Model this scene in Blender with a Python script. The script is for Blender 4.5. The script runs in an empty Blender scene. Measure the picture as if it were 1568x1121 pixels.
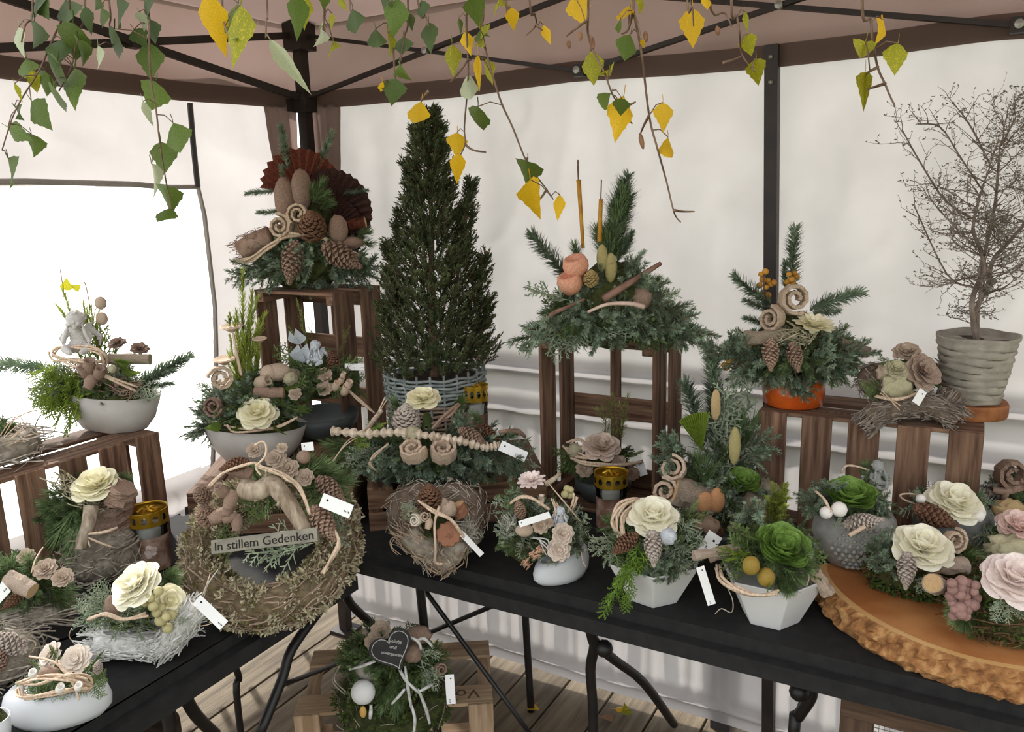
import bpy, bmesh, math, random
from math import sin, cos, pi, radians, sqrt
from mathutils import Vector, Matrix, Quaternion, noise

# ------------------------------------------------------------------ camera, sky, sun, exposure
sc = bpy.context.scene
COL = sc.collection
FPX, YAW, PITCH, ROLL = 1260.2, radians(29.796), radians(12.31), radians(1.706)
CAM = Vector((1.901, -2.046, 1.5326))
_F = Vector((-sin(YAW)*cos(PITCH), cos(YAW)*cos(PITCH), -sin(PITCH)))
_R0 = Vector((cos(YAW), sin(YAW), 0)); _U0 = _R0.cross(_F)
_R = _R0*cos(ROLL) - _U0*sin(ROLL); _U = _U0*cos(ROLL) + _R0*sin(ROLL)
cam = bpy.data.cameras.new('camera'); camo = bpy.data.objects.new('camera', cam); COL.objects.link(camo)
cam.sensor_width = 36; cam.sensor_fit = 'HORIZONTAL'; cam.lens = FPX/1568*36; cam.clip_start = .05
m3 = Matrix((_R, _U, -_F)).transposed(); camo.matrix_world = Matrix.Translation(CAM) @ m3.to_4x4()
sc.camera = camo

w = bpy.data.worlds.new('overcast_sky'); sc.world = w; w.use_nodes = True
bg = w.node_tree.nodes['Background']; bg.inputs[0].default_value = (.93, .96, 1, 1); bg.inputs[1].default_value = 1.32
sl = bpy.data.lights.new('sun_offscreen', 'SUN'); sl.energy = 4.2; sl.color = (1, .96, .90); sl.angle = radians(4)
so = bpy.data.objects.new('sun_offscreen', sl); COL.objects.link(so)
so.rotation_euler = Vector((.80, -.42, -.62)).to_track_quat('-Z', 'Y').to_euler()
sc.view_settings.view_transform = 'Standard'; sc.view_settings.look = 'None'
sc.view_settings.exposure = 0.55; sc.view_settings.gamma = 1; sc.view_settings.use_curve_mapping = False

# ------------------------------------------------------------------ pixel -> world
def ray(x, y): return _F + _R*((x-784)/FPX) + _U*((560.5-y)/FPX)
def hitz(x, y, z):
    d = ray(x, y); return CAM + d*((z-CAM.z)/d.z)
def hitx(x, y, v):
    d = ray(x, y); return CAM + d*((v-CAM.x)/d.x)
def hity(x, y, v):
    d = ray(x, y); return CAM + d*((v-CAM.y)/d.y)
def dist(x, y, D): return CAM + ray(x, y)*D
RZ = Matrix.Rotation(YAW, 3, 'Z'); RZI = RZ.transposed()

# ------------------------------------------------------------------ materials
def lin(h):
    h = h.lstrip('#'); c = [int(h[i:i+2], 16)/255 for i in (0, 2, 4)]
    return tuple(v/12.92 if v <= .04045 else ((v+.055)/1.055)**2.4 for v in c) + (1,)
MATS = {}
def mat(name, c1, c2=None, scale=30, rough=.75, stretch=None, bump=0, bscale=None, trans=0, metal=0, var=0, c3=None, spec=.3, detail=4, lo=.35, hi=.65):
    if name in MATS: return MATS[name]
    m = bpy.data.materials.new(name); m.use_nodes = True; nt = m.node_tree; N = nt.nodes; L = nt.links
    b = N['Principled BSDF']; out = N['Material Output']
    b.inputs['Roughness'].default_value = rough; b.inputs['Metallic'].default_value = metal
    b.inputs['Specular IOR Level'].default_value = spec
    tc = N.new('ShaderNodeTexCoord'); mp = N.new('ShaderNodeMapping'); L.new(tc.outputs['Object'], mp.inputs[0])
    if stretch: mp.inputs['Scale'].default_value = stretch
    oi = N.new('ShaderNodeObjectInfo')
    va = N.new('ShaderNodeVectorMath'); va.operation = 'ADD'; L.new(mp.outputs[0], va.inputs[0])
    cb = N.new('ShaderNodeCombineXYZ')
    mu = N.new('ShaderNodeMath'); mu.operation = 'MULTIPLY'; mu.inputs[1].default_value = 17
    L.new(oi.outputs['Random'], mu.inputs[0])
    for i in range(3): L.new(mu.outputs[0], cb.inputs[i])
    L.new(cb.outputs[0], va.inputs[1])
    no = N.new('ShaderNodeTexNoise'); no.inputs['Scale'].default_value = scale; no.inputs['Detail'].default_value = detail
    L.new(va.outputs[0], no.inputs['Vector'])
    cr = N.new('ShaderNodeValToRGB'); L.new(no.outputs[0], cr.inputs[0])
    cr.color_ramp.elements[0].position = lo; cr.color_ramp.elements[1].position = hi
    cr.color_ramp.elements[0].color = lin(c1); cr.color_ramp.elements[1].color = lin(c2 or c1)
    if c3:
        e = cr.color_ramp.elements.new((lo+hi)/2); e.color = lin(c3)
    col = cr.outputs[0]
    if var:
        hs = N.new('ShaderNodeHueSaturation'); mr = N.new('ShaderNodeMapRange')
        mr.inputs[3].default_value = 1-var; mr.inputs[4].default_value = 1+var
        L.new(oi.outputs['Random'], mr.inputs[0]); L.new(mr.outputs[0], hs.inputs['Value']); L.new(col, hs.inputs['Color']); col = hs.outputs[0]
    L.new(col, b.inputs['Base Color'])
    if bump:
        n2 = N.new('ShaderNodeTexNoise'); n2.inputs['Scale'].default_value = bscale or scale*3; n2.inputs['Detail'].default_value = 6
        L.new(va.outputs[0], n2.inputs['Vector'])
        bp = N.new('ShaderNodeBump'); bp.inputs['Strength'].default_value = bump; bp.inputs['Distance'].default_value = .004
        L.new(n2.outputs[0], bp.inputs['Height']); L.new(bp.outputs[0], b.inputs['Normal'])
    if trans:
        tr = N.new('ShaderNodeBsdfTranslucent'); L.new(col, tr.inputs[0])
        mx = N.new('ShaderNodeMixShader'); mx.inputs[0].default_value = trans
        L.new(b.outputs[0], mx.inputs[1]); L.new(tr.outputs[0], mx.inputs[2]); L.new(mx.outputs[0], out.inputs[0])
    MATS[name] = m; return m

WOOD = mat('aged_crate_wood', '#50382b', '#83654f', 6, .8, (1, 14, 14), .35, 20, var=.28)
WOODL = mat('pale_crate_wood', '#8f7458', '#b59a7c', 6, .8, (1, 14, 14), .3, 20, var=.2)
DECK = mat('weathered_deck', '#5a4d3d', '#7e705b', 5, .8, (.8, 9, 9), .5, 30, var=.22)
CLOTH = mat('black_cloth', '#1c1b1b', '#242322', 40, .85, bump=.2, bscale=600)
METAL = mat('black_steel', '#171413', '#211d1b', 20, .45, spec=.4)
FRAME = mat('dark_frame_steel', '#2a2320', '#352c28', 20, .5)
FABRIC = mat('white_tent_fabric', '#bdb8b5', '#c7c2bf', 5, .9, trans=.44, bump=.1, bscale=300)
ROOF = mat('brown_tent_fabric', '#746158', '#7b6860', 4, .9, trans=.53, bump=.1, bscale=300)
ALU = mat('railing_metal', '#8d8a84', '#a09c95', 10, .4, metal=.6)
LAWN = mat('lawn', '#5d6639', '#7a8250', 3, .9); BLOWN = mat('blown_out_white', '#e6e4dc', '#eeece6', 3, .9)
G = {}
G['fir'] = mat('fir_needles', '#61745c', '#9bab90', 35, .6, trans=.15, var=.18)
G['firD'] = mat('dark_fir_needles', '#4c6038', '#7b8d60', 35, .6, trans=.12, var=.18)
G['pine'] = mat('pine_needles', '#50653a', '#849866', 35, .6, trans=.12, var=.18)
G['thuja'] = mat('thuja_scales', '#61781f', '#94a743', 35, .6, trans=.2, var=.15)
G['thujaD'] = mat('dark_thuja_scales', '#4a5c2f', '#778a50', 35, .6, trans=.15, var=.15)
G['cyp'] = mat('cypress_scales', '#74826a', '#a3ac91', 35, .6, trans=.12, var=.15)
G['spike'] = mat('heather_needles', '#7c8d2c', '#b2bd5c', 35, .6, trans=.25, var=.12)
G['rosemary'] = mat('rosemary_needles', '#64762f', '#98a455', 35, .6, trans=.15, var=.15)
STEM = mat('twig_bark', '#5b4636', '#7a624c', 60, .85)
MOSS = mat('dark_moss', '#2b3019', '#4a4d26', 60, .95, bump=.8, bscale=150, var=.1)
MOSSG = mat('green_moss', '#36491a', '#5d6e2b', 60, .95, var=.2)
LICH = mat('grey_lichen', '#857c62', '#b9b093', 50, .95, var=.15)
STRAW = mat('grey_straw', '#7a7063', '#aaa090', 60, .9, var=.15)
WHTWIG = mat('whitewashed_twigs', '#a8a6a0', '#d5d3ce', 60, .85, var=.1)
VINE = mat('pale_vine', '#b59a80', '#d8c2aa', 40, .8, stretch=(8, 8, 1), var=.1)
CONE = mat('pine_cone_scales', '#6f5444', '#a98f7c', 40, .8, var=.2, spec=.15)
CONED = mat('dark_pine_cone_scales', '#573c2e', '#83614c', 40, .8, var=.15, spec=.15)
CONEW = mat('frosted_cone_scales', '#7f6e62', '#cbbfb3', 60, .8, var=.1)
CURL = mat('dried_curl', '#a88f78', '#d2bca4', 50, .85, bump=.4, bscale=220, var=.12)
PODW = mat('dried_pod', '#9c8672', '#c4b09b', 40, .85, bump=.3, bscale=200, var=.15)
DRIFT = mat('driftwood', '#84735f', '#b8a994', 7, .85, (12, 12, 3), .6, 20, var=.1, c3='#a08f7b')
BIRCH = mat('birch_bark', '#b8a796', '#d9cbbb', 18, .8, (2, 2, 10), .3, 60, c3='#8a735f', var=.08)
CUT = mat('cut_wood_end', '#b79468', '#d1b083', 30, .8)
ROSEY = mat('cream_rose_petal', '#efe8bf', '#f6f1d8', 12, .55, trans=.2)
ROSEW = mat('ivory_rose_petal', '#f1eccb', '#faf6ea', 12, .55, trans=.2)
ROSEP = mat('blush_rose_petal', '#ecd8cd', '#f7ede8', 12, .55, trans=.2)
ROSEB = mat('beige_wood_petal', '#cbb39f', '#e0cdbd', 12, .7, trans=.15)
ROSEG = mat('green_rose_petal', '#5a7a2c', '#83a050', 12, .5, trans=.12)
CERW = mat('white_ceramic', '#c3c4c6', '#cfd0d2', 8, .45, spec=.4)
CERG = mat('grey_stone_ceramic', '#a8a29a', '#bcb6ae', 10, .75, bump=.15, bscale=120)
CERC = mat('concrete_ceramic', '#8f8c86', '#a7a49d', 40, .85, bump=.4, bscale=300)
CERD = mat('dark_bowl_ceramic', '#3c4140', '#4a4f4e', 10, .5)
TERRA = mat('orange_glaze', '#b54a16', '#d0601f', 14, .3, spec=.5)
SOIL = mat('dark_soil', '#2d241c', '#463a2e', 80, .95, bump=.6)
PAPER = mat('tag_paper', '#e4e2df', '#ecebe8', 10, .7)
INK = mat('grey_ink', '#4a4a4c', None, 10, .8)
INKB = mat('dark_ink', '#201d1a', None, 10, .8)
GOLD = mat('gold_lid', '#b98f24', '#d2aa3c', 20, .3, metal=.75)
WAX = mat('wax', '#e6dcd0', '#efe8de', 10, .6)
STONE = mat('angel_stone', '#a9a49e', '#cbc6c0', 60, .8)
SILV = mat('silver_figure', '#a5aab0', '#d0d4d8', 40, .5)
LOTUS = mat('rust_seed_head', '#8a5b45', '#a97a60', 60, .9, bump=.4)
BERRY = mat('ochre_berry', '#a5701f', '#c4913f', 40, .7, var=.2)
BROWN = mat('brown_fan_leaf', '#5f2f22', '#7c4432', 20, .8, trans=.15)
HUSK = mat('brown_husk', '#7c6252', '#9c8473', 30, .85, bump=.4, var=.12)
ORANGE = mat('orange_pod', '#c58263', '#dba58b', 20, .7)
WICK = mat('willow_brown', '#7a6553', '#a08a75', 40, .8, var=.1)
WICKG = mat('willow_grey', '#78807c', '#9ea4a0', 40, .8, var=.1)
SPRUCE = mat('spruce_needles', '#38452a', '#5a663e', 25, .65, trans=.1)
BARK = mat('rough_bark', '#7d5432', '#b98f5d', 55, .9, bump=1, bscale=130, c3='#9c6d41', detail=8)
RINGW = mat('slab_heartwood', '#a8683a', '#c88d57', 9, .5, bump=.05, detail=6)
SAPW = mat('slab_sapwood', '#cf9f63', '#dcb27a', 9, .6)
SHRUB = mat('shrub_twig', '#6b5c52', '#8d7e72', 40, .85)
SHLEAF = mat('shrub_leaf', '#6a6658', '#858170', 40, .8)
LG = mat('green_birch_leaf', '#50662a', '#71833c', 60, .55, trans=.45, var=.2)
LGD = mat('dark_birch_leaf', '#43532c', '#596a3a', 60, .55, trans=.4, var=.2)
LY = mat('yellow_birch_leaf', '#d2a312', '#e8bf2c', 60, .55, trans=.45, var=.12)
LM = mat('yellow_green_birch_leaf', '#a39a1f', '#c9b42c', 25, .55, trans=.45, var=.15, c3='#8f9426')
LP = mat('pale_birch_leaf', '#a9b08c', '#c2c6a4', 60, .55, trans=.4)
CATK = mat('brown_catkin', '#6b4a35', '#8a664c', 80, .9)
LABELM = mat('lantern_label_print', '#5d4234', '#a58d7e', 30, .5, c3='#80604f')

# clear glass
def glass():
    m = bpy.data.materials.new('clear_glass'); m.use_nodes = True; nt = m.node_tree; N = nt.nodes; L = nt.links
    for n in list(N):
        if n.type == 'BSDF_PRINCIPLED': N.remove(n)
    g = N.new('ShaderNodeBsdfGlossy'); g.inputs['Roughness'].default_value = .08
    t = N.new('ShaderNodeBsdfTransparent'); t.inputs[0].default_value = (.9, .92, .92, 1)
    f = N.new('ShaderNodeFresnel'); f.inputs[0].default_value = 1.45
    x = N.new('ShaderNodeMixShader'); L.new(f.outputs[0], x.inputs[0]); L.new(t.outputs[0], x.inputs[1]); L.new(g.outputs[0], x.inputs[2])
    L.new(x.outputs[0], N['Material Output'].inputs[0]); return m
GLASS = glass()

# ------------------------------------------------------------------ mesh building
class MB:
    def __init__(s): s.v = []; s.f = []
    def add(s, vs, fs):
        o = len(s.v); s.v += [tuple(v) for v in vs]; s.f += [tuple(i+o for i in f) for f in fs]
    def box(s, c, d):
        x, y, z = c; a, b, e = d[0]/2, d[1]/2, d[2]/2
        s.add([(x+i*a, y+j*b, z+k*e) for i in (-1, 1) for j in (-1, 1) for k in (-1, 1)],
              [(0, 1, 3, 2), (4, 6, 7, 5), (0, 4, 5, 1), (2, 3, 7, 6), (0, 2, 6, 4), (1, 5, 7, 3)])
    def tube(s, pts, r, n=6, caps=True, closed=False):
        pts = [Vector(p) for p in pts]; K = len(pts)
        rr = r if isinstance(r, (list, tuple)) else [r]*K
        T = []
        for i in range(K):
            a = pts[i-1] if (i > 0 or closed) else pts[i]; b = pts[(i+1) % K] if (i < K-1 or closed) else pts[i]
            t = (b-a); T.append(t.normalized() if t.length > 1e-9 else Vector((0, 0, 1)))
        up = Vector((0, 0, 1)) if abs(T[0].z) < .9 else Vector((1, 0, 0))
        nrm = (up - T[0]*up.dot(T[0])).normalized(); vs = []
        for i in range(K):
            nrm = (nrm - T[i]*nrm.dot(T[i]))
            nrm = nrm.normalized() if nrm.length > 1e-6 else T[i].orthogonal().normalized()
            bn = T[i].cross(nrm)
            for k in range(n):
                a = 2*pi*k/n; vs.append(pts[i] + (nrm*cos(a)+bn*sin(a))*rr[i])
        fs = []
        for i in range(K if closed else K-1):
            j = (i+1) % K
            for k in range(n): fs.append((i*n+k, i*n+(k+1) % n, j*n+(k+1) % n, j*n+k))
        if caps and not closed: fs += [tuple(reversed(range(n))), tuple(range((K-1)*n, K*n))]
        s.add(vs, fs)
    def lathe(s, prof, n=24, sx=1, sy=1, fn=None):
        vs = []; fs = []; K = len(prof)
        for i, (r, z) in enumerate(prof):
            for k in range(n):
                a = 2*pi*k/n; p = (r*cos(a)*sx, r*sin(a)*sy, z)
                vs.append(fn(p, i, a) if fn else p)
        for i in range(K-1):
            for k in range(n): fs.append((i*n+k, i*n+(k+1) % n, (i+1)*n+(k+1) % n, (i+1)*n+k))
        if prof[0][0] > 1e-6: fs.append(tuple(reversed(range(n))))
        if prof[-1][0] > 1e-6: fs.append(tuple(range((K-1)*n, K*n)))
        s.add(vs, fs)
    def blob(s, c, r, sub=2, amp=0, fr=3, seed=0):
        bm = bmesh.new(); bmesh.ops.create_icosphere(bm, subdivisions=sub, radius=1)
        r = r if isinstance(r, (tuple, list)) else (r, r, r); vs = []
        for v in bm.verts:
            d = 1 + amp*noise.noise(v.co*fr+Vector((seed, seed*1.7, 0)))
            vs.append((c[0]+v.co.x*r[0]*d, c[1]+v.co.y*r[1]*d, c[2]+v.co.z*r[2]*d))
        fs = [tuple(v.index for v in f.verts) for f in bm.faces]; bm.free(); s.add(vs, fs)
    def needle(s, p, d, L, wd, side):
        a = p - side*wd; b = p + side*wd; m = p + d*L*.6
        s.add([a, b, m+side*wd*.9, p+d*L, m-side*wd*.9], [(0, 1, 2, 3, 4)])
    def mesh(s, name, smooth=False):
        m = bpy.data.meshes.new(name); m.from_pydata(s.v, [], s.f); m.validate(); m.update()
        if smooth:
            for p in m.polygons: p.use_smooth = True
        return m

def obj(name, mesh, m, parent=None, loc=(0, 0, 0), rot=None, scale=1, kind=None, label=None):
    if isinstance(mesh, MB): mesh = mesh.mesh(name)
    if m is not None and len(mesh.materials) == 0: mesh.materials.append(m)
    o = bpy.data.objects.new(name, mesh); COL.objects.link(o); o.parent = parent
    o.location = loc
    if m is not None and mesh.materials[0] != m:
        o.material_slots[0].link = 'OBJECT'; o.material_slots[0].material = m
    if rot is not None:
        if isinstance(rot, Quaternion): o.rotation_mode = 'QUATERNION'; o.rotation_quaternion = rot
        else: o.rotation_euler = rot
    o.scale = (scale,)*3 if isinstance(scale, (int, float)) else scale
    if kind: o['kind'] = kind
    if label: o['label'] = label
    return o
def tag(o, label, cat, group=None):
    o['label'] = label; o['category'] = cat
    if group: o['group'] = group
    return o
def empty(name, loc, label=None, cat=None, group=None, rz=0):
    o = bpy.data.objects.new(name, None); COL.objects.link(o); o.location = loc; o.rotation_euler = (0, 0, rz); o.empty_display_size = .03
    if label: tag(o, label, cat, group)
    return o
def smooth(me):
    for p in me.polygons: p.use_smooth = True
    return me
def todir(d, roll=0):
    d = Vector(d).normalized()
    return Vector((0, 0, 1)).rotation_difference(d) @ Quaternion((0, 0, 1), roll)
def spline(pts, n=6):
    pts = [Vector(p) for p in pts]
    if len(pts) < 3: return [pts[0].lerp(pts[-1], i/n) for i in range(n+1)]
    out = []
    for i in range(len(pts)-1):
        p0 = pts[max(i-1, 0)]; p1 = pts[i]; p2 = pts[i+1]; p3 = pts[min(i+2, len(pts)-1)]
        for k in range(n):
            t = k/n; out.append(.5*((2*p1)+(p2-p0)*t+(2*p0-5*p1+4*p2-p3)*t*t+(3*p1-p0-3*p2+p3)*t**3))
    out.append(pts[-1]); return out
BOXES = {}
def board(parent, name, c, size, m=WOOD):
    """plank whose grain follows its longest side"""
    d = list(size); ax = d.index(max(d)); rot = (0, 0, 0)
    if ax == 1: d = [d[1], d[0], d[2]]; rot = (0, 0, pi/2)
    if ax == 2: d = [d[2], d[1], d[0]]; rot = (0, -pi/2, 0)
    key = tuple(round(v, 4) for v in d)
    if key not in BOXES:
        bm = bmesh.new(); bmesh.ops.create_cube(bm, size=1); bmesh.ops.scale(bm, vec=d, verts=bm.verts)
        bmesh.ops.bevel(bm, geom=bm.edges, offset=min(.0015, min(d)*.2), segments=1, affect='EDGES')
        me = bpy.data.meshes.new(name); bm.to_mesh(me); bm.free(); BOXES[key] = me
    return obj(name, BOXES[key], m, parent, c, rot)

TXT = {}
def text_mesh(s, size, depth=.0006, font=None):
    c = bpy.data.curves.new('lettering', 'FONT'); c.body = s; c.size = size; c.extrude = depth; c.align_x = 'CENTER'; c.align_y = 'CENTER'; c.resolution_u = 3
    o = bpy.data.objects.new('lettering_tmp', c); COL.objects.link(o)
    me = bpy.data.meshes.new_from_object(o.evaluated_get(bpy.context.evaluated_depsgraph_get()))
    bpy.data.objects.remove(o); bpy.data.curves.remove(c); me.materials.clear(); return me

# ------------------------------------------------------------------ structure
ZT = .718
def struct(name, mesh, m, **k):
    o = obj(name, mesh, m, **k); o['kind'] = 'structure'; return o
rnd = random.Random(4)
# deck floor: planks along y
fl = MB(); fl.box((1.3, -1.1, -.05), (4.6, 4.4, .04)); floor = struct('floor', fl, SOIL)
floor['label'] = 'weathered grey-brown wooden deck'
x = -.95
while x < 3.4:
    board(floor, 'plank', (x, -1.1, -.0125), (.139, 4.4, .025), DECK); x += .146
# fabric walls
def fabric(name, o, u, L, z0, z1, nrm, nu, nz, fn, hole=None, m=FABRIC, parent=None):
    """grid of cloth; fn(s,z) = displacement along nrm; hole(s,z) = True removes"""
    mb = MB(); idx = {}; o = Vector(o); u = Vector(u); nrm = Vector(nrm)
    for i in range(nu+1):
        for k in range(nz+1):
            s = L*i/nu; z = z0(s)+(z1(s)-z0(s))*k/nz
            p = o+u*s+Vector((0, 0, z))+nrm*fn(s, z); mb.v.append(tuple(p)); idx[i, k] = len(mb.v)-1
    for i in range(nu):
        for k in range(nz):
            s = L*(i+.5)/nu; z = z0(s)+(z1(s)-z0(s))*(k+.5)/nz
            if hole and hole(s, z): continue
            mb.f.append((idx[i, k], idx[i+1, k], idx[i+1, k+1], idx[i, k+1]))
    me = mb.mesh(name, True)
    if parent: return obj(name, me, m, parent)
    return struct(name, me, m)
def g(x, c, s): return math.exp(-((x-c)/s)**2)
def folds(s, z, a=1, seed=0):
    v = Vector((s*2.2+seed, z*1.3, seed)); d = .008*noise.noise(v)+.005*noise.noise(v*2.7)
    v = Vector((s*9+seed+z*1.2, z*1.1, 5)); d += .0045*noise.noise(v)
    c = noise.noise(Vector((s*5+z*3.1+seed, z*4.5-s*2, 9)))
    d += .006*max(0, .25-abs(c))*4*.35
    return d*a
BAL = [.10+.118*i for i in range(28)]
def back_fn(s, z):
    d = folds(s, z)
    top = min(1, max(0, (z-1.0)/.3))
    d += .010*math.exp(-s*.8)*sin(s*34+z*1.5)*top*(.4+.6*noise.noise(Vector((s*3, 0, 2))))
    d += .030*g(z, 1.022, .018)+.024*g(z, .897, .016)+.026*g(z, .088, .016)
    if z < .86 and z > .1: d += .007*sum(g(s, b-.012, .012) for b in BAL)+.02*g(s, 1.35, .03)
    return d
one = lambda v: (lambda s: v)
wb = fabric('wall_back', (.012, .02, 0), (1, 0, 0), 3.3, one(.03), one(1.86), (0, -1, 0), 330, 170, back_fn)
wb['label'] = 'white translucent tent side wall hanging over a railing'
# window opening in left wall (from pixels of the opening's edge)
WEDGE = [hitx(px, py, -.01) for px, py in ((303, 286), (313, 330), (321, 400), (329, 470), (331, 540), (329, 620), (326, 700), (325, 740))]
WT = hitx(303, 286, -.01); WB = hitx(300, 721, 0)
def wedge(z):
    for a, b in zip(WEDGE, WEDGE[1:]):
        if a.z >= z >= b.z: return a.y+(b.y-a.y)*(a.z-z)/(a.z-b.z)
    return WEDGE[0].y if z > WEDGE[0].z else WEDGE[-1].y
def hole(s, z):
    y = -s-.062
    f = max(0, min(1, (WT.z-z)/(WT.z-WB.z)))
    edge = wedge(z)
    zt = WT.z+.006
    return y < edge and WB.z < z < zt
def left_fn(s, z):
    d = folds(s, z, 1.2, 7)
    d += .012*noise.noise(Vector((s*6+z*7, z*5-s*4, 3)))*(1 if z > .8 else .4)
    d += .018*g(z, .70, .025)+.02*g(z, .16, .02)
    if .12 < z < .72: d += .005*sum(g(s, b, .01) for b in BAL)
    return d
wl = fabric('wall_left', (-.02, -.062, 0), (0, -1, 0), 1.3, lambda s: .115+.012*sin(s*5), one(1.86), (1, 0, 0), 210, 250, left_fn, hole)
wl['label'] = 'white translucent tent side wall with a large open window'
# dark strap beside window, hem around the opening
t1 = MB(); a = hitx(291, 158, .02); t1.tube([a, hitx(296, 220, .02), hitx(303, 287, .02)], .008, 5); struct('trim_1', t1, FRAME)
t2 = MB(); t2.tube([hitx(px, py, -.005) for px, py in ((-60, 279), (40, 278), (120, 280), (200, 282), (260, 287), (303, 286), (313, 330), (321, 400), (329, 470), (331, 540), (329, 620), (326, 700), (325, 740))], .007, 6)
struct('trim_2', t2, mat('fabric_hem', '#a39a93', '#b3aaa3', 20, .9, trans=.3))
# valance + roof
def val(name, o, u, L, nrm, seed):
    def fn(s, z): return .006*noise.noise(Vector((s*3+seed, z*2, 0)))+.004*noise.noise(Vector((s*9, z*5, seed)))
    hem = lambda s: 1.794-.012*abs(sin(s*3.3))-.004*noise.noise(Vector((s*4, seed, 0)))
    fabric(name, o, u, L, hem, one(2.03), nrm, 90, 10, fn, m=ROOF)
    fabric(name, Vector(o)+Vector(nrm)*.006, u, L, hem, lambda s: hem(s)+.05, nrm, 90, 3, fn, m=ROOF)
val('trim_3', (-.01, -.005, 0), (1, 0, 0), 3.4, (0, -1, 0), 1)
val('trim_4', (.005, .005, 0), (0, -1, 0), 1.26, (1, 0, 0), 5)
rf = MB(); nx, ny = 60, 40
for i in range(nx+1):
    for k in range(ny+1):
        X = -.01+3.42*i/nx; Y = .005-1.26*k/ny
        h = min(X+.01, 3.41-X, .005-Y+.0001, Y+1.256)
        rf.v.append((X, Y, 2.03+.40*h-.05*sin(min(1, h/.8)*pi)+.006*noise.noise(Vector((X*3, Y*3, 1)))))
for i in range(nx):
    for k in range(ny): rf.f.append((i*(ny+1)+k, i*(ny+1)+k+1, (i+1)*(ny+1)+k+1, (i+1)*(ny+1)+k))
ce = struct('ceiling', rf.mesh('ceiling', True), ROOF); ce['label'] = 'brown fabric tent roof'
# brown corner flaps
def flapq(name, pts, n):
    mb = MB(); A, B, Cc, Dd = [Vector(p) for p in pts]; K = 12
    for i in range(K+1):
        for k in range(K+1):
            p = A.lerp(B, i/K).lerp(Dd.lerp(Cc, i/K), k/K)
            mb.v.append(tuple(p+Vector(n)*(.012+.006*sin(i*1.7)+.004*noise.noise(p*20))))
    for i in range(K):
        for k in range(K): mb.f.append((i*(K+1)+k, i*(K+1)+k+1, (i+1)*(K+1)+k+1, (i+1)*(K+1)+k))
    struct(name, mb.mesh(name, True), ROOF)
flapq('trim_5', [hity(470, 160, 0), hity(527, 160, 0), hity(528, 330, 0), hity(490, 330, 0)], (0, -1, 0))
flapq('trim_6', [hitx(398, 160, 0), hitx(447, 160, 0), hitx(454, 330, 0), hitx(428, 330, 0)], (1, 0, 0))
# outside ground
gd = MB(); gd.box((16, 0, -.4), (34, 60, .1)); struct('ground', gd, LAWN)
gd = MB(); gd.box((-16, 0, -.4), (30, 60, .1)); struct('blown_out_ground', gd, BLOWN)  # added ground, coloured near-white so the open window looks blown out

# ------------------------------------------------------------------ railing behind the wall
rl = empty('railing', (1.5, .06, 0), 'metal terrace railing behind the white tent wall', 'railing')
def bar(parent, name, a, b, r, m, n=8):
    a = Vector(a); b = Vector(b); mb = MB(); mb.tube([a, a.lerp(b, .5), b], r, n)
    me = mb.mesh(name); smooth(me); return obj(name, me, m, parent)
for z, r in ((1.008, .02), (.884, .016), (.078, .016)): bar(rl, 'rail', (-1.6, -.018, z), (1.9, -.018, z), r, ALU)
mb = MB(); mb.tube([(0, 0, .08), (0, 0, .9)], .011, 6); bal = mb.mesh('baluster')
for b in BAL: obj('baluster', bal, ALU, rl, (b-1.5, -.012, 0))
mb = MB(); mb.box((0, 0, .5), (.055, .05, 1.05)); obj('post', mb, mat('railing_post', '#3a3633', None, 10, .6), rl, (1.36-1.5, -.008, 0))
rl2 = empty('railing', (-.06, -1.2, 0), 'metal terrace railing behind the tent wall with the window', 'railing')
for z, r in ((.70, .018), (.16, .016)): bar(rl2, 'rail', (-.03, -.2, z), (-.03, 1.15, z), r, ALU)
for b in BAL[:11]:
    o = obj('baluster', bal, ALU, rl2, (-.03, 1.14-b, 0)); o.scale = (1, 1, .82)

# ------------------------------------------------------------------ gazebo frame
XS = .955
gz = empty('gazebo_frame', (.035, -.035, 0), 'dark steel folding gazebo frame with scissor trusses under the roof', 'tent frame')
O = Vector((.035, -.035, 0))
def gbox(name, c, d, rz=0):
    mb = MB(); mb.box((0, 0, 0), d); return obj(name, mb, FRAME, gz, Vector(c)-O, (0, 0, rz))
gbox('post', (.035, -.035, .99), (.032, .032, 1.98))
gbox('post', (.035, -.035, 1.0), (.038, .038, .02))
gbox('bracket', (.04, -.04, 2.0), (.07, .07, .09)); gbox('bracket', (.04, -.04, 1.80), (.055, .055, .05)); gbox('bracket', (.0, -.06, 1.795), (.04, .06, .035))
gbox('foot', (.035, -.035, .006), (.08, .08, .012))
def gbar(a, b, name='truss_bar', w=.013):
    a = Vector(a); b = Vector(b); mb = MB(); L = (b-a).length; mb.box((0, 0, 0), (w*.8, w*1.5, L))
    obj(name, mb, FRAME, gz, (a+b)/2-O, todir(b-a))
def bolt(c):
    mb = MB(); mb.lathe([(.0, -.008), (.009, -.008), (.009, .006), (0, .008)], 10); obj('bolt', mb, ALU, gz, Vector(c)-O, (pi/2, 0, 0))
ZL, ZH = 1.815, 2.0
for i in range(3):
    x0, x1 = .05+XS*i, .02+XS*(i+1); lo = ZL; hi = ZH
    gbar((x0, -.03, hi), (x1, -.03, lo)); gbar((x0, -.045, lo), (x1, -.045, hi))
    bolt(((x0+x1)/2, -.055, (lo+hi)/2)); bolt((x1, -.055, lo)); gbox('joint', (x1, -.035, lo), (.03, .03, .03)); gbox('joint', (x1, -.035, hi), (.03, .03, .04))
for px_ in (-.03, 3.40): gbox('post', (px_, -1.29, 1.0), (.032, .032, 2.0))
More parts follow.
